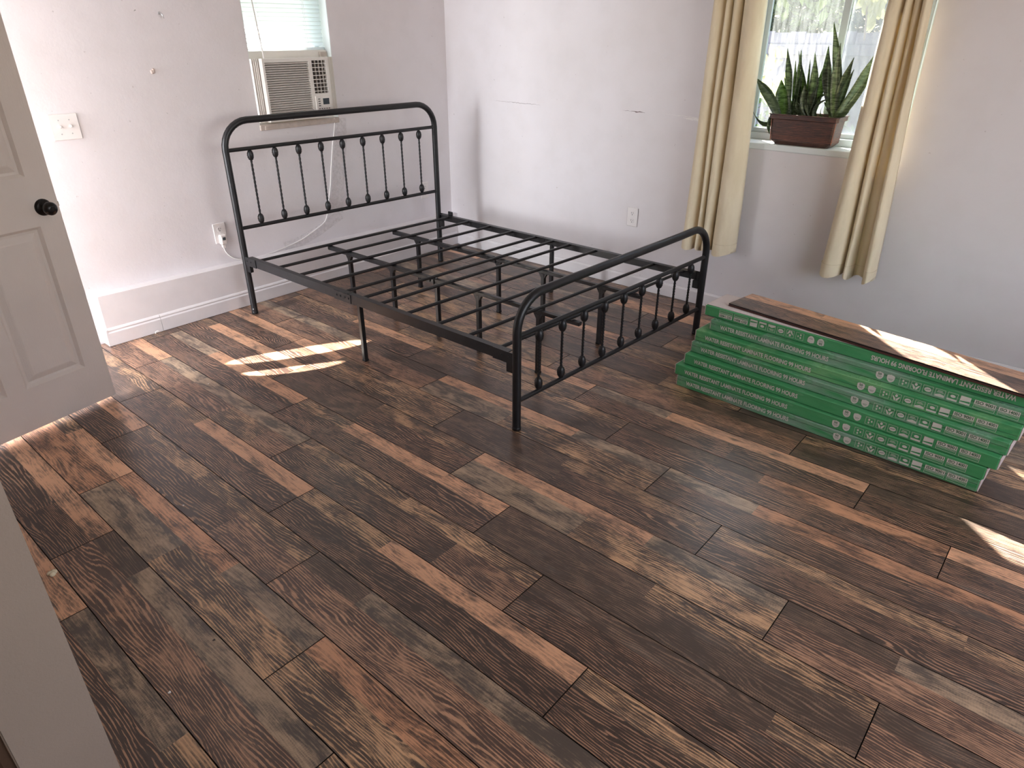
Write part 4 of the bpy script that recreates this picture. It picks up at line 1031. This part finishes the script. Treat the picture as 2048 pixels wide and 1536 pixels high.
def crack(x0, x1, z, w, mat, seed, nm='crack'):
    rnd = random.Random(seed); n = max(6, int((x1 - x0) / .012)); vs = []; fs = []
    for i in range(n + 1):
        f = i / n; x = x0 + (x1 - x0) * f; zz = z + rnd.uniform(-.0025, .0025) - .006 * f; ww = w * math.sin(PI * min(max(f, .05), .95)) * rnd.uniform(.5, 1.2)
        y = WY - woff(x, zz) - .0008
        vs += [(x, y, zz - ww), (x, y, zz + ww)]
    for i in range(n): fs.append((2*i, 2*i+2, 2*i+3, 2*i+1))
    MB().add(vs, fs).build(nm, mat, wall_right)
crack(.25, .58, 1.112, .0013, M['crack'], 1); crack(.16, .32, 1.113, .0006, M['crack'], 2)
crack(1.30, 1.40, 1.116, .0030, M['crack'], 3); crack(1.24, 1.31, 1.117, .0008, M['crack'], 4)
crack(1.52, 1.80, 1.113, .0016, M['peel'], 5, 'peeling_paint'); crack(1.66, 1.83, 1.100, .008, M['peel'], 6, 'peeling_paint'); crack(1.70, 1.82, 1.104, .0010, M['crack'], 7)
# flakes on the floor
def flake(label, x, y, s_, mat, seed):
    rnd = random.Random(seed); m_ = MB()
    for i in range(5):
        m_.lathe((rnd.uniform(-s_, s_)*.5, rnd.uniform(-s_, s_)*.4, 0), (rnd.uniform(-.3,.3), rnd.uniform(-.3,.3), 1), [(0, s_*.42), (s_*.18, s_*.45), (s_*.35, s_*.3), (s_*.42, s_*.08)], 9)
    tag(m_.build('debris_flake', mat, None, (x, y, .0004)), label, 'debris', 'bits of debris on the floor')
flake('cream popcorn-like flake on the floor beside the near door jamb', 1.484, -3.161, 0.021, M['flake'], 105)
flake('tiny white crumb on the near left floor boards', 1.457, -2.716, 0.004, M['peel'], 367)
flake('tiny white crumb on the nearest left floor boards, lower left', 2.21, -3.123, 0.005, M['peel'], 339)
flake('tiny dark speck on the near left floor boards', 2.135, -2.958, 0.005, M['slot'], 428)
flake('tiny white crumb on the floor left of the sunlit patch', 0.6, -2.169, 0.004, M['peel'], 417)
cl_ = MB().tube([(0, 0, 0), (.002, 0, .012), (.008, .006, .018), (.012, .014, .016)], .0022, 8)
tag(cl_.build('cable_stub', M['cord'], None, (-.222, -2.055, .0025)), 'short white cable stub curling up beside the left baseboard joint', 'cable')
stn = MB().lathe((0, 0, 0), (0, 0, 1), [(0, .010), (.004, .013), (.010, .011), (.014, .004)], 10)
tag(stn.build('pebble', M['putty'], None, (2.064, .475, 1.0035)), 'small brown pebble on the window sill beside the left curtain', 'pebble')

# ------------------------------------------------------------------ outside
tag(MB().box((-14, .70, -.60), (16, 16, -.30)).build('ground', M['grass']), kind='structure')
tag(MB().box((-14, -12, -.60), (-.56, .70, -.30)).build('ground_side', M['grass']), kind='structure')
ev = MB().box((-.95, .70, 2.46), (5.6, 1.02, 2.56)).box((-.95, -3.5, 2.20), (-.56, .70, 2.33))
tag(ev.build('roof_eave', M['siding']), kind='structure')
fn = thing('garden_fence', 'weathered grey board fence outside beyond the plant window', 'fence', (-2, 3.6, -.3))
bm0 = None; ncol = 44
for i in range(ncol):
    if bm0 is None: bm0 = MB().cham((0, 0, 0), (.1445, .02, 1.84), .0015).build('fence_board', M['fence'], fn); o = bm0
    else: o = bm0.copy(); sc.collection.objects.link(o)
    o.location = (-1.2 + .1455 * i, (i % 2) * .003, ((i * 37) % 5) * .004)
for z in (.35, 1.66): MB().cham((-1.3, -.04, z), (5.3, 0, z + .09), .004).build('fence_rail', M['fence'], fn)
def leafcloud(mb, cen, rad, n, size, rnd, flat_=1.0):
    for i in range(n):
        while True:
            p = Vector((rnd.uniform(-1, 1), rnd.uniform(-1, 1), rnd.uniform(-1, 1)))
            if p.length < 1: break
        c = Vector(cen) + Vector((p.x * rad[0], p.y * rad[1], p.z * rad[2]))
        d = Vector((rnd.uniform(-1, 1), rnd.uniform(-1, 1), rnd.uniform(-.6, .6))).normalized(); u = d.cross(Vector((0, 0, 1))).normalized()
        if u.length < .1: continue
        s_ = size * rnd.uniform(.6, 1.3); nn = Vector((rnd.uniform(-.4,.4), rnd.uniform(-.4,.4), rnd.uniform(-.4,.4)))
        u = (u + nn).normalized()
        mb.add([c - d * s_, c + u * s_ * .45, c + d * s_, c - u * s_ * .45], [(0, 1, 2, 3)])
rnd = random.Random(11)
t1 = thing('tree', 'leafy tree hanging over the garden fence outside', 'tree', (-.6, 5.0, -.3))
MB().tube([(0, 0, 0), (.1, 0, 1.4), (.3, -.1, 2.6), (.5, 0, 3.6)], [.16, .13, .10, .05], 10).build('trunk', M['bark'], t1)
m_ = MB()
for c, r, n in (((.2, -.6, 3.1), (1.8, 1.3, 1.1), 2600), ((2.0, -.5, 3.0), (1.3, 1.1, 1.0), 1500), ((-1.2, .2, 2.6), (1.4, 1.1, 1.2), 1200), ((1.0, -.7, 2.1), (2.2, .5, .75), 5200), ((-1.2, -.7, 2.1), (1.4, .5, .75), 3000)):
    leafcloud(m_, c, r, int(n * 1.7), .085, rnd)
o = m_.build('foliage', M['tree_leaf'], t1); o['kind'] = 'stuff'
t2 = thing('shrub', 'low bright green hedge shrubs under the plant window outside', 'shrub', (1.2, 2.6, -.3))
m_ = MB()
for c, r, n in (((.0, .2, .80), (1.0, .45, .60), 2600), ((1.2, .4, .72), (.9, .4, .5), 2000), ((-1.3, .3, .8), (1.0, .5, .7), 1800), ((2.4, .4, .66), (.9, .4, .5), 1500)):
    leafcloud(m_, c, r, n, .04, rnd)
m_.build('foliage', M['shrub_leaf'], t2)['kind'] = 'stuff'
MB().tube([(0, 0, 0), (0, 0, .5)], .03, 8).tube([(1.2, .4, 0), (1.2, .4, .4)], .03, 8).build('stem', M['bark'], t2)

yb0 = thing('leafy_branch', 'yellow-green leafy branch outside the left pane behind the planter', 'branch', (1.915, 1.17, -.3))
O2 = Vector((1.915, 1.17, -.3)); ST_ = [[1.915, 1.17, 0.98], [1.876, 1.17, 1.159], [1.862, 1.17, 1.277], [1.861, 1.17, 1.392], [1.872, 1.17, 1.437]]
MB().tube([Vector((0,0,0))] + [Vector(p) - O2 for p in ST_], .005, 6).build('stem', M['bark'], yb0)
def bleaf(mb_parent, c, ln, a, mat, off):
    d = Vector((math.cos(a), .25, math.sin(a))); u = Vector((-math.sin(a), .1, math.cos(a))); vs = []; fs = []; n = 6
    for i in range(n + 1):
        f = i / n; wv = ln * .24 * math.sin(PI * (f * .92 + .04)) + .001; p = d * ln * (f - .5)
        vs += [p - u * wv, p + Vector((0, -.006, 0)), p + u * wv]
    for i in range(n): fs += [(i*3, i*3+1, i*3+4, i*3+3), (i*3+1, i*3+2, i*3+5, i*3+4)]
    return MB().add(vs, fs, True).build('leaf', mat, mb_parent, Vector(c) - off)
rnd = random.Random(5)
for i, c in enumerate([[1.853, 1.15, 1.443], [1.886, 1.15, 1.438], [1.917, 1.15, 1.441], [1.861, 1.15, 1.398], [1.819, 1.15, 1.38], [1.879, 1.15, 1.37], [1.834, 1.15, 1.334], [1.862, 1.15, 1.321], [1.818, 1.15, 1.276], [1.857, 1.15, 1.277], [1.931, 1.15, 1.297], [1.894, 1.15, 1.25], [1.948, 1.15, 1.275], [1.838, 1.15, 1.235], [1.883, 1.15, 1.202], [1.923, 1.15, 1.233], [1.919, 1.15, 1.186], [1.861, 1.15, 1.183], [1.818, 1.15, 1.199]]): bleaf(yb0, c, rnd.uniform(.075, .105), rnd.uniform(.2, 2.7), M['yellow_leaf'], O2)
yb1 = thing('leafy_branch', 'yellow leaves hanging outside at the top of the right pane', 'branch', (2.113, 1.9, 2.6))
O3 = Vector((2.113, 1.9, 2.6))
MB().tube([(0, 0, 0), (0, 0, -.7), (.05, 0, -1.1)], .006, 6).build('stem', M['bark'], yb1)
for i, c in enumerate([[2.113, 1.9, 1.718], [2.136, 1.9, 1.701], [2.158, 1.9, 1.712], [2.187, 1.9, 1.694], [2.161, 1.9, 1.671], [2.19, 1.9, 1.654], [2.164, 1.9, 1.631], [2.183, 1.9, 1.601], [2.194, 1.9, 1.717], [2.216, 1.9, 1.699], [2.104, 1.9, 1.73], [2.198, 1.9, 1.671], [2.137, 1.9, 1.724], [2.184, 1.9, 1.625], [2.181, 1.9, 1.584], [2.217, 1.9, 1.722], [2.127, 1.9, 1.683], [2.215, 1.9, 1.676]]): bleaf(yb1, c, rnd.uniform(.07, .12), rnd.uniform(3.9, 5.4), M['yellow_leaf'], O3)
